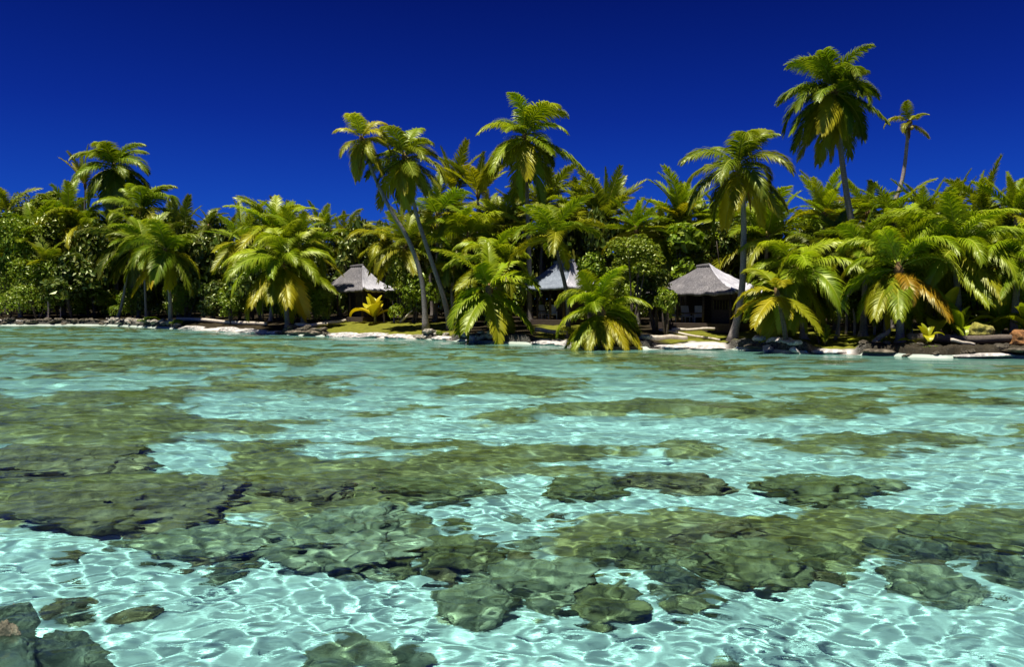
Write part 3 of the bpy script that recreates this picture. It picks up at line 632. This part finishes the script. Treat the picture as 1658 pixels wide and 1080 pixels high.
# filler row deeper in, tops only show between the others
for i, hx in enumerate(range(-150, 1860, 47)):
    hy = np.interp(hx, [0, 100, 200, 330, 500, 600, 720, 800, 900, 1050, 1250, 1400, 1658], [372, 365, 350, 385, 385, 395, 345, 345, 350, 372, 365, 355, 355]) + rnd.uniform(-6, 16)
    palm('dark green palm crown deep in the wood behind the shore palms', [(hx + rnd.uniform(-9, 9), 515), (hx, hy)], rnd.uniform(20, 34), rnd.uniform(44, 56), 14, rnd.choice(['feather', 'stiff', 'stiff']), rnd.choice(['mid', 'dark', 'olive']), 'olive', (84, -30), 'palm crowns deep in the wood', .17)

# ------------------------------------------------------------------ broadleaf bushes and trees
def foliage_mesh(name, seed, blobs, nleaf, size, fold=.3):
    g = np.random.default_rng(seed); B = np.array(blobs, float)
    wgt = (B[:, 3] ** 2); wgt /= wgt.sum(); ib = g.choice(len(B), nleaf, p=wgt)
    d = g.normal(size=(nleaf, 3)); d /= np.linalg.norm(d, axis=1)[:, None]; d[:, 2] = np.where(d[:, 2] < -.5, -d[:, 2], d[:, 2])
    rr = B[ib, 3] * (1 - .45 * g.random(nleaf) ** 2) * (1 + .22 * fbm(d[:, 0] * 2.3 + ib, d[:, 1] * 2.3, d[:, 2] * 2.3, 3, seed))
    c = B[ib, :3] + d * rr[:, None]
    nrm = d * .8 + g.normal(size=(nleaf, 3)) * .55 + np.array([0, 0, .45]); nrm /= np.linalg.norm(nrm, axis=1)[:, None]
    ax = np.cross(nrm, g.normal(size=(nleaf, 3))); ax /= np.linalg.norm(ax, axis=1)[:, None]; ax[:, 2] -= .25; ax /= np.linalg.norm(ax, axis=1)[:, None]
    sd = np.cross(nrm, ax); sz = (size * (.6 + .8 * g.random(nleaf)))[:, None]
    base = c - ax * sz * .5; tip = c + ax * sz * .55 - nrm * sz * .15; l = c + sd * sz * .3 + nrm * sz * .06 - ax * sz * .05; r = c - sd * sz * .3 + nrm * sz * .06 - ax * sz * .05
    V = np.stack([base, l, tip, r], 1).reshape(-1, 3); i = np.arange(nleaf) * 4
    Fq = np.stack([i, i + 1, i + 2, i + 3], 1); me = mesh_np(name, V, Fq, False); ag = np.repeat(np.clip(g.normal(.05, .2, nleaf), 0, 1), 4); attr(me, 'age', ag); me.materials.append(M_LEAF)
    return me
def blobs_for(seed, n=13, flat=1.):
    g = np.random.default_rng(seed); out = []
    for i in range(n):
        a = g.random() * 6.28; r = .75 * math.sqrt(g.random()); z = g.random()
        out.append((math.cos(a) * r * (1 - .35 * z), math.sin(a) * r * (1 - .35 * z), .35 + 1.25 * z * flat, .30 + .22 * g.random()))
    return out
BV = {}
for kind, n, sz in (('broad', 1900, .17), ('fine', 4200, .085), ('big', 900, .26), ('willow', 3200, .12)):
    BV[kind] = []
    for k in range(3):
        bl = blobs_for(40 + k * 3 + len(kind), 13 if kind != 'big' else 9); BV[kind].append((foliage_mesh('foliage', 900 + k + len(kind), bl, n, sz), bl))
def bush(px, py, hw, hh, s, kind, tone, label, name='bush', cat='bush', group='bushes under the palms', k=None):
    """crown about hw x hh half-size photo pixels round (px, py)"""
    foot = on_land(px, s); c = wp(px, py, foot.y); q = ppm(foot.y); W = hw / q; Hh = hh / q
    k = rnd.randrange(3) if k is None else k; me, bl = BV[kind][k]
    root = empty(name, foot, label, cat, group); o = link('crown' if 'tree' in name else 'foliage', me, root)
    top = c.z + Hh - foot.z; bot = max(c.z - Hh - foot.z, -.1); sz = (top - bot) / 2.0
    o.scale = (W / 1.05, W / 1.05, sz); o.location = (0, 0, bot); o.rotation_euler = (0, 0, rnd.uniform(0, 6.28)); o.color = jit(GREEN[tone], .12)
    mb = MB()
    for i in range(4):
        a = rnd.uniform(0, 6.28); b = bl[i]; e_ = Vector((b[0] * W * .8, b[1] * W * .8, bot + b[2] * sz))
        mb.tube(spline([(math.cos(a) * .12, math.sin(a) * .12, -.1), Vector((math.cos(a) * .2, math.sin(a) * .2, 0)) + e_ * .5, e_], 7), [.07, .065, .06, .05, .04, .03, .02], 6)
    mb.build('trunk' if 'tree' in name else 'stem', M_DARKTR, root, True)
    return root
BU = [(18, 430, 58, 78, 6, 'fine', 'mid', 'tall fine-leaved bush at the left edge behind the old bank'),
 (60, 465, 55, 48, 3, 'fine', 'mid', 'round leafy bush right behind the pale left bank'),
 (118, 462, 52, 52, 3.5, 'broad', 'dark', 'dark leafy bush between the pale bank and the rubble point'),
 (95, 405, 55, 62, 8, 'fine', 'olive', 'olive bush rising behind the two low left bushes'),
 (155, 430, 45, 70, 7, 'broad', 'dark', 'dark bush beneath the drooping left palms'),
 (45, 350, 42, 38, 15, 'fine', 'olive', 'olive treetop on the far left skyline'),
 (92, 342, 40, 32, 15, 'broad', 'olive', 'brownish-green treetop left of the spiky upright palm'),
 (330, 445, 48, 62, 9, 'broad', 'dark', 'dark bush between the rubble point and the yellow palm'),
 (376, 494, 30, 24, 4.5, 'willow', 'mid', 'low ferny bush in front of the black thicket'),
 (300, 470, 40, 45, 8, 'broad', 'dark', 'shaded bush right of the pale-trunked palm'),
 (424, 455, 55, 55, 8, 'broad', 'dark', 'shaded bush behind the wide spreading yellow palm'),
 (652, 455, 34, 50, 9, 'willow', 'olive', 'airy bamboo-like bush right of the first hut'),
 (672, 478, 44, 46, 9, 'willow', 'mid', 'narrow-leaved bush behind the leaning trunks'),
 (745, 455, 46, 58, 9, 'broad', 'dark', 'dark bush behind the low broad-leaved palm'),
 (822, 440, 44, 52, 13, 'broad', 'mid', 'leafy bush left of the second hut'),
 (1022, 425, 62, 46, 5, 'fine', 'olive', 'big rounded fine-leaved bush between the second and third huts'),
 (962, 440, 34, 32, 4.5, 'broad', 'mid', 'leafy bush against the second hut roof'),
 (1108, 410, 52, 52, 13, 'big', 'mid', 'large-leaved green tree just above the third hut roof'),
 (1062, 470, 40, 40, 6, 'broad', 'dark', 'dark bush at the left corner of the third hut'),
 (1078, 490, 20, 30, 4, 'big', 'mid', 'little large-leaved shrub by the left post of the third hut'),
 (1166, 395, 44, 42, 13, 'broad', 'dark', 'dark leafy bush behind the third hut peak'),
 (1262, 500, 40, 44, 9, 'broad', 'dark', 'dark bush right of the third hut'),
 (1340, 465, 44, 70, 8, 'broad', 'dark', 'tall dark bush left of the orange-hearted palm'),
 (1332, 535, 16, 12, 2.5, 'broad', 'mid', 'tiny green bush on the right lawn'),
 (1420, 480, 50, 46, 8, 'broad', 'dark', 'shaded bush behind the orange-hearted palm'),
 (1510, 480, 50, 50, 8, 'broad', 'dark', 'shaded bush left of the broad-leaved plants'),
 (1592, 478, 50, 56, 7, 'big', 'mid', 'large-leaved bush above the yellow-green boulder'),
 (1650, 470, 42, 60, 8, 'broad', 'dark', 'dark bush at the right edge'),
 (242, 524, 18, 11, .9, 'broad', 'mid', 'small bright plant growing on the rubble point'),
 (286, 524, 12, 7, 1.2, 'broad', 'mid', 'tiny plant at the right end of the rubble point'),
 (1508, 566, 12, 7, .5, 'broad', 'mid', 'tiny green plant at the foot of the right bank'),
 (712, 542, 9, 6, .6, 'broad', 'mid', 'tiny green plant beside the leaning palm roots'),
 (925, 535, 26, 8, 2., 'fine', 'gold', 'low yellow shrub at the foot of the slim palm')]
for b in BU: bush(*b)
for i, px in enumerate(range(-160, 1880, 52)):
    if 845 < px < 945: s = 20
    else: s = rnd.uniform(15, 20)
    hy = np.interp(px, [0, 330, 600, 800, 1050, 1400, 1658], [425, 440, 435, 415, 430, 420, 420])
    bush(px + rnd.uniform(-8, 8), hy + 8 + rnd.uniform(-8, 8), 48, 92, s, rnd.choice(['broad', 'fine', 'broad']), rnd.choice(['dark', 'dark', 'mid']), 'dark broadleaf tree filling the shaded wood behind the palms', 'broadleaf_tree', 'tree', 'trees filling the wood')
for i, px in enumerate(range(-60, 1740, 34)):
    if 520 < px < 735 or 845 < px < 945 or 1075 < px < 1215: continue
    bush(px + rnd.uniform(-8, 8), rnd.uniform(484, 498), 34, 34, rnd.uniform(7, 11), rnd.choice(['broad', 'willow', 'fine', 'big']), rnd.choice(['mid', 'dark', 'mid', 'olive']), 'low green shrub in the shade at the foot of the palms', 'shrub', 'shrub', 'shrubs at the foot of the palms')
# far wood: one mass
g = np.random.default_rng(77); bl = []
for px in np.arange(-700, 2400, 13):
    Yf = Dp(px, 27 + 7 * g.random()); x = (px - 829) / F * Yf
    Yf += 20 * (int(px) % 4 < 2); x = (px - 829) / F * Yf
    for z, r in ((.4, 1.6), (2.2, 1.9), (4.0, 2.0), (5.6 + g.random(), 1.9)): bl.append((x + g.normal() * .5, Yf + g.normal(), z + .8, r))
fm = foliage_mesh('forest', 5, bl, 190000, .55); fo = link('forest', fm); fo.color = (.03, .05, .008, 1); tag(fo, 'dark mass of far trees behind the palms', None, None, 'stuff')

# ------------------------------------------------------------------ broad-leaved plants, saplings
def blade_mesh(L_, w, e0, bend, seed):
    g = random.Random(seed); n = 14; p = Vector((0, 0, 0)); V = []; AG = []; Fq = []; MI = []
    for i in range(n + 1):
        t = i / n; e = math.radians(e0 - bend * t * t); d = Vector((0, math.cos(e), math.sin(e))); Nn = Vector((0, -math.sin(e), math.cos(e)))
        hw = w * (.06 if t < .12 else (math.sin(PI * min(1, (t - .1) / .92)) ** .6)) + .004
        for a in (-1, -.5, 0, .5, 1):
            V.append(tuple(p + Vector((a * hw, 0, 0)) + Nn * (abs(a) * hw * .35 + .03 * w * math.sin(t * 17 + a * 3)))); AG.append(min(1, max(0, .15 * g.random() + .4 * max(0, abs(a) - .5) + .3 * max(0, t - .7))))
        p = p + d * (L_ / n)
    for i in range(n):
        for a in range(4): b = i * 5 + a; Fq.append((b, b + 1, b + 6, b + 5)); MI.append(0)
    me = mesh_np('leaf', V, Fq, True, MI); attr(me, 'age', AG); me.materials.append(M_LEAF); return me
BLD = [blade_mesh(1, .2, 70, 60, 1), blade_mesh(1, .22, 55, 110, 2), blade_mesh(1, .17, 82, 40, 3), blade_mesh(1, .24, 40, 130, 4)]
def leafy(px, py, s, Lpx, n, tone, label, sp=1.):
    foot = wp(px, py, Dp(px, s)); foot.z = gz(foot.x, foot.y); root = empty('broad_leaved_plant', foot, label, 'plant', 'broad-leaved plants near the shore'); k = Lpx / ppm(foot.y)
    mb = MB(); mb.tube([(0, 0, -.1), (0.02, 0, k * .12), (0, 0.01, k * .26)], [.05 * k, .045 * k, .03 * k], 7); mb.build('stem', M_STALK, root, True).color = (.2, .25, .03, 1)
    for i in range(n):
        o = link('leaf', BLD[i % 4], root); o.location = (0, 0, k * .16); o.rotation_euler = (0, 0, i * 2.4 + 1.9 * sp); q = k * rnd.uniform(.8, 1.1); o.scale = (q, q, q); o.color = jit(GREEN[tone])
leafy(607, 516, 8.0, 46, 8, 'yellow', 'bright yellow-green banana plant alone on the lawn', .3)
leafy(1552, 552, 3.2, 64, 9, 'bright', 'broad-leaved plant left of the yellow-green boulder')
leafy(1618, 550, 3.6, 78, 9, 'bright', 'tall broad-leaved plant between the yellow-green and rusty boulders', .6)
leafy(1672, 556, 2.0, 70, 9, 'bright', 'broad-leaved plant cut by the right edge')
leafy(1530, 540, 4, 74, 8, 'gold', 'yellowing broad-leaved plant behind the right bank', .8)
leafy(1500, 565, .9, 34, 5, 'gold', 'small yellow broad-leaved plant on the right bank edge')
leafy(1335, 548, 2.2, 26, 6, 'bright', 'small broad-leaved plant on the right lawn')
def sapling(px, s, h, label, mat=M_PALE, grp='slender pale saplings', lean=0, crown=True):
    foot = on_land(px, s); k = ppm(foot.y); root = empty('sapling', foot, label, 'sapling', grp); hm = h / k
    mb = MB(); mb.tube(spline([(0, 0, -.1), (lean * .3 + .03, 0, hm * .5), (lean, 0, hm)], 8), [.08, .075, .07, .065, .06, .055, .05, .035], 7); mb.build('trunk', mat, root, True)
    if crown:
        o = link('crown', BV['big'][1][0], root); o.location = (lean, 0, hm * .75); q = hm * .3; o.scale = (q, q, q); o.color = jit(GREEN['dark'])
for i, (px, s, h) in enumerate([(1358, 5, 52), (1370, 6, 50), (1384, 6, 46), (1400, 6.5, 54), (1416, 6, 48), (1432, 7, 50), (1476, 6, 44)]): sapling(px, s, h, 'slender pale sapling in the row under the orange-hearted palm', grp='saplings under the orange-hearted palm', lean=rnd.uniform(-.2, .2))
for i, (px, s, h) in enumerate([(638, 9.5, 40), (655, 10, 38), (668, 9.8, 36), (622, 9.6, 26), (690, 10, 42)]): sapling(px, s, h, 'pale bare shoot standing at the back of the lawn', grp='pale shoots behind the lawn', lean=rnd.uniform(-.25, .4), crown=i % 2 == 0)
for i, (px, s, h) in enumerate([(78, 2.2, 34), (98, 3, 24)]): sapling(px, s, h, ('taller' if i == 0 else 'shorter') + ' pale sapling in front of the low left bushes', grp='saplings by the left bank')
sapling(1352, 4, 110, 'grey bare sapling leaning right beside the tall dark bush', M_TRUNK, 'lone saplings', 1.3, False)

# ------------------------------------------------------------------ driftwood
def log(label, a, b, sa, sb_, r, za=0, zb=0, mat=M_LOG, name='driftwood_log', sag=.0):
    A_ = on_land(a, sa); B_ = on_land(b, sb_); A_.z += r * .8 + za; B_.z += r * .8 + zb; n = 12; pts = []
    for i in range(n):
        t = i / (n - 1); p = A_.lerp(B_, t); p.z = max(p.z, gz(p.x, p.y) + r * .5) + math.sin(t * 9 + a) * r * .25; p.y += math.sin(t * 5 + b) * r * .6; pts.append(p - A_)
    mb = MB(); mb.tube(pts, [r * (1.15 - .4 * i / n) for i in range(n)], 9, .18); o = mb.build(name, mat, None, True); o.location = A_; tag(o, label, 'log', 'driftwood lying on the shore')
log('long pale log lying in front of the black thicket', 288, 432, 6.0, 4.5, .16)
log('pale pole on the sand below the first hut', 500, 560, 3.0, 6.5, .13, .0, .2)
log('bent grey branch at the left end of the lawn', 478, 530, 2.4, 3.4, .13, .05, .25)
log('pale log in front of the second hut', 868, 935, 4.2, 3.2, .13, .1)
log('long white pole sloping across the lawn before the third hut', 1068, 1166, 5.2, 1.9, .075, .2)
log('weathered log along the deck edge of the third hut', 1088, 1158, 4.6, 4.2, .09, .25, .35)
log('short yellowish branch at the waterline left of the third hut lawn', 1052, 1112, 1.0, 1.6, .13, .0, .15)
log('dark fallen trunk along the top of the right bank', 1470, 1652, 1.6, 1.3, .2, .1, .1, M_DARKTR)
log('pale curved branch on the dark right bank', 1540, 1580, .9, .8, .07, .2)
log('grey leaning stump branch at the foot of the orange-hearted palm', 1418, 1440, 1.0, 1.8, .12, 0, .5, M_TRUNK)
log('pale thin stick lying right of the banana plant', 648, 668, 8.5, 8.4, .08, 0, .9)
# fallen yellow leaf sheaths
for px, s, ln, rz, lab in ((1470, 1.3, 48, .35, 'fallen yellow frond leaf on the dark right bank'), (1450, .9, 34, -.3, 'fallen brownish leaf at the foot of the orange-hearted palm'), (1365, 2.2, 40, .1, 'dry leaf litter blade on the right lawn')):
    p = on_land(px, s); o = link('fallen_leaf', BLD[0]); q = ln / ppm(p.y); o.location = p + Vector((0, 0, .12)); o.scale = (q, q, q); o.rotation_euler = (-1.0, .2, -PI / 2 + rz); o.color = jit(GREEN['gold']); tag(o, lab, 'leaf', 'fallen leaves on the shore')

# ------------------------------------------------------------------ huts
def hut(label, px, s, W, D, eave, peak, rz, m_front, m_right, over=.45, ridge=.35, shift=0., fl=.35, lift=.22, chairs=()):
    foot = on_land(px, s); root = empty('thatched_hut', foot, label, 'hut', 'thatched huts in the palm grove', rz)
    mb = MB(); mb.box((0, 0, fl / 2 - .1), (W, D, fl + .2)); mb.build('deck', M_WOOD, root, bevel=.02)
    for x in (-1, -.33, .33, 1):
        for y in (-1, 1):
            mb = MB(); mb.tube([(x * (W / 2 - .15), y * (D / 2 - .15), fl), (x * (W / 2 - .15), y * (D / 2 - .15), eave - .12)], .08, 8, .1); mb.build('post', M_WOOD, root, True)
    mb = MB(); mb.box((0, D * .30, (fl + eave) / 2 - .05), (W - .5, .08, eave - fl - .15)); mb.build('rear_wall', M_WOOD, root)
    wl = MB(); wl.box((W / 2 - .30, .0, (fl + eave) / 2 - .05), (.08, D * .56, eave - fl - .15)); wl.build('side_wall', M_WOOD, root)
    wf = MB(); x0 = W * .16; wd = W * .3
    for zz, hh in ((fl + .40, .80), (eave - .28, .30)): wf.box((x0 + wd / 2, -D * .26, zz), (wd, .07, hh))
    for xx in (x0 - .02, x0 + wd + .02): wf.box((xx, -D * .26, (fl + eave) / 2 - .06), (.10, .09, eave - fl - .14))
    wall = wf.build('front_wall', M_WOOD, root)
    mb = MB()
    for k in range(9): mb.box((x0 + .08 + (wd - .16) * k / 8, -D * .26, (fl + eave) / 2 + .13), (.035, .03, eave - fl - 1.22 if eave - fl > 1.5 else .6))
    mb.build('window_lattice', M_BAM, wall)
    mb = MB(); mb.tube([(-W / 2 + .1, -D / 2 + .12, fl + .55), (W * .15, -D / 2 + .12, fl + .58)], .045, 7); mb.build('rail', M_WOOD, root, True)
    mb = MB(); mb.tube([(-W / 2 - .1, -D / 2 + .05, eave - .05), (W / 2 + .1, -D / 2 + .05, eave - .05)], .07, 8)
    mb.build('eave_beam', M_WOOD, root, True)
    # roof: four concave sheets of thatch with thickness; the right one stands proud with a raised peak
    ex, ey = W / 2 + over, D / 2 + over; rl = W * ridge / 2; cx = shift
    rA = Vector((cx - rl, 0, peak)); rB = Vector((cx + rl, 0, peak))
    C = [Vector((-ex, -ey, eave)), Vector((ex, -ey, eave)), Vector((ex, ey, eave)), Vector((-ex, ey, eave))]
    def sheet(name, e0, e1, r0, r1, mat, up=0., th=.16, lip=0., tipz=0.):
        n, mm = 26, 26; V = []; UV = []
        for i in range(n + 1):
            t = i / n
            for j in range(mm + 1):
                w = j / mm; a = e0.lerp(e1, w); b = r0.lerp(r1, w); p = a.lerp(b, t); sag = -.15 * (peak - eave) * math.sin(PI * t) * (1 - .25 * t)
                edge = up * (1 - t * .4) * math.exp(-w * 7) + lip * (abs(2 * w - 1) ** 4) * (1 - t)
                p = p + Vector((0, 0, sag + edge + tipz * t ** 5)) + Vector((0, 0, .025 * math.sin(w * 37 + i) * math.cos(t * 13) + .03 * (rnd.random() - .5) * (1 if i else 1.6)))
                V.append(p); UV.append((w, t))
        nt = len(V); V2 = V + [p - Vector((0, 0, th * (1.2 - .4 * UV[k_][1]))) for k_, p in enumerate(V)]
        idx = np.arange(nt).reshape(n + 1, mm + 1); Fq = grid_faces(n + 1, mm + 1).tolist(); Fq += [[a + nt for a in f[::-1]] for f in Fq]
        ring = list(idx[0, :]) + list(idx[1:, -1]) + list(idx[-1, -2::-1]) + list(idx[-2:0:-1, 0])
        for k_ in range(len(ring)): a, b = int(ring[k_]), int(ring[(k_ + 1) % len(ring)]); Fq.append([b, a, a + nt, b + nt])
        me = mesh_np(name, [tuple(p) for p in V2], Fq, True); uvl = me.uv_layers.new(name='UVMap'); UV2 = UV + UV
        vi = np.zeros(len(me.loops), np.int32); me.loops.foreach_get('vertex_index', vi); uvl.data.foreach_set('uv', np.array(UV2)[vi].astype(np.float32).ravel())
        return link(name, me, root, [mat])
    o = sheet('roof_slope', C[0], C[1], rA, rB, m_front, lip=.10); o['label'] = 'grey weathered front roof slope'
    o = sheet('roof_slope', C[1], C[2], rB - Vector((.03, 0, 0)), rB + Vector((-.03, .02, 0)), m_right, up=lift, lip=.12, tipz=.16); o['label'] = 'right roof slope with sunlit paleness in its colour'
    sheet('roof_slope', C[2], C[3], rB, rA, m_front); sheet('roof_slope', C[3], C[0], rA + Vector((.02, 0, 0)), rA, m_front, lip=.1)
    mb = MB(); mb.tube([(rA.x - .2, 0, peak - .02), (cx, 0, peak + .04), (rB.x + .05, 0, peak + .05)], .12, 9, .2); mb.build('ridge_cap', m_front, root, True)
    return root, foot
M_BAM = simple_noise('bamboo lattice', (.12, .10, .04), (.22, .18, .07), 8)
h1, f1 = hut('small dark hut at the left, its grey roof half behind the spreading yellow palm', 578, 11, 4.3, 3.4, 2.5, 4.5, -.55, M_THATCH, M_THATCH_LIT, shift=.1, ridge=.25, lift=.14)
h2, f2 = hut('middle hut with a blue-grey roof behind the slim palm', 908, 12, 4.0, 3.8, 2.55, 4.4, -.8, M_THATCHB, M_THATCH_LIT, shift=.35, ridge=.4, lift=.08)
h3, f3 = hut('largest hut, right, with thatched front and bright white side roof', 1150, 8.5, 5.7, 4.7, 2.15, 3.8, -.8, M_THATCH, M_THATCH_LIT, shift=-.45, ridge=.12, lift=.08)
def chair(hutobj, x, y, z, rz, label, grp):
    p = hutobj.location + Matrix.Rotation(hutobj.rotation_euler.z, 3, 'Z') @ Vector((x, y, z)); root = empty('deck_chair', p, label, 'chair', grp, rz)
    mb = MB(); mb.box((0, 0, .38), (.52, .55, .05), 0, Matrix.Rotation(.12, 3, 'X')); mb.build('seat', M_WHITE, root, bevel=.015)
    mb = MB(); mb.box((0, .36, .68), (.50, .05, .72), 0, Matrix.Rotation(-.35, 3, 'X')); mb.build('backrest', M_WHITE, root, bevel=.015)
    for sx in (-1, 1):
        mb = MB(); mb.box((sx * .28, .02, .56), (.06, .6, .04)); mb.build('armrest', M_WHITE, root, bevel=.01)
        for sy in (-1, 1): mb = MB(); mb.tube([(sx * .25, sy * .24, 0), (sx * .26, sy * .22, .54)], .025, 7); mb.build('leg', M_WHITE, root, True)
chair(h3, -1.7, -1.15, .35, .5, 'left pale deck chair on the dark porch of the largest hut', 'deck chairs on hut porches')
chair(h3, -.85, -1.2, .35, .2, 'middle pale deck chair on the dark porch of the largest hut', 'deck chairs on hut porches')
chair(h3, .0, -1.25, .35, -.2, 'right pale deck chair on the dark porch of the largest hut', 'deck chairs on hut porches')
chair(h2, -.5, -1.25, .35, .4, 'left pale chair in the shade of the middle hut', 'deck chairs on hut porches')
chair(h2, .45, -1.3, .35, .0, 'right pale chair in the shade of the middle hut', 'deck chairs on hut porches')

# ------------------------------------------------------------------ light, sky
SUN = Vector((-.22, -.28, 1.12)).normalized()
ld = bpy.data.lights.new('sun', 'SUN'); ld.energy = 4.8; ld.angle = math.radians(.53); ld.color = (1, .955, .88); ld.cycles.is_caustics_light = True
lo = bpy.data.objects.new('sun', ld); COL.objects.link(lo); lo.rotation_euler = SUN.to_track_quat('Z', 'Y').to_euler(); lo.location = (0, 0, 60)
W_ = bpy.data.worlds.new('World'); S.world = W_; W_.use_nodes = True; t = W_.node_tree; bg = t.nodes['Background']
sk = t.nodes.new('ShaderNodeTexSky'); sk.sky_type = 'NISHITA'; sk.sun_disc = False; sk.sun_elevation = math.asin(SUN.z); sk.sun_rotation = math.atan2(SUN.x, SUN.y)
sk.air_density = 1.; sk.dust_density = .05; sk.ozone_density = 6.
tint = mixc(t, 1, sk.outputs[0], (.034, .19, .74), 'MULTIPLY')
tc = t.nodes.new('ShaderNodeTexCoord'); sx = t.nodes.new('ShaderNodeSeparateXYZ'); L(t, tc.outputs['Generated'], sx.inputs[0])
tint = mixc(t, 1, tint, ramp(t, sx.outputs[2], [(0, (.85, .85, .95)), (.11, (.72, .66, .86)), (.22, (.50, .37, .64)), (.36, (.26, .19, .40))]), 'MULTIPLY'); L(t, tint, bg.inputs[0]); bg.inputs[1].default_value = .08
S.view_settings.view_transform = 'Standard'; S.view_settings.look = 'None'; S.view_settings.gamma = 1; S.view_settings.exposure = .5
S.cycles.use_denoising = True; S.cycles.caustics_refractive = True; S.cycles.caustics_reflective = False
S.cycles.max_bounces = 8; S.cycles.transparent_max_bounces = 8; S.cycles.sample_clamp_indirect = 6
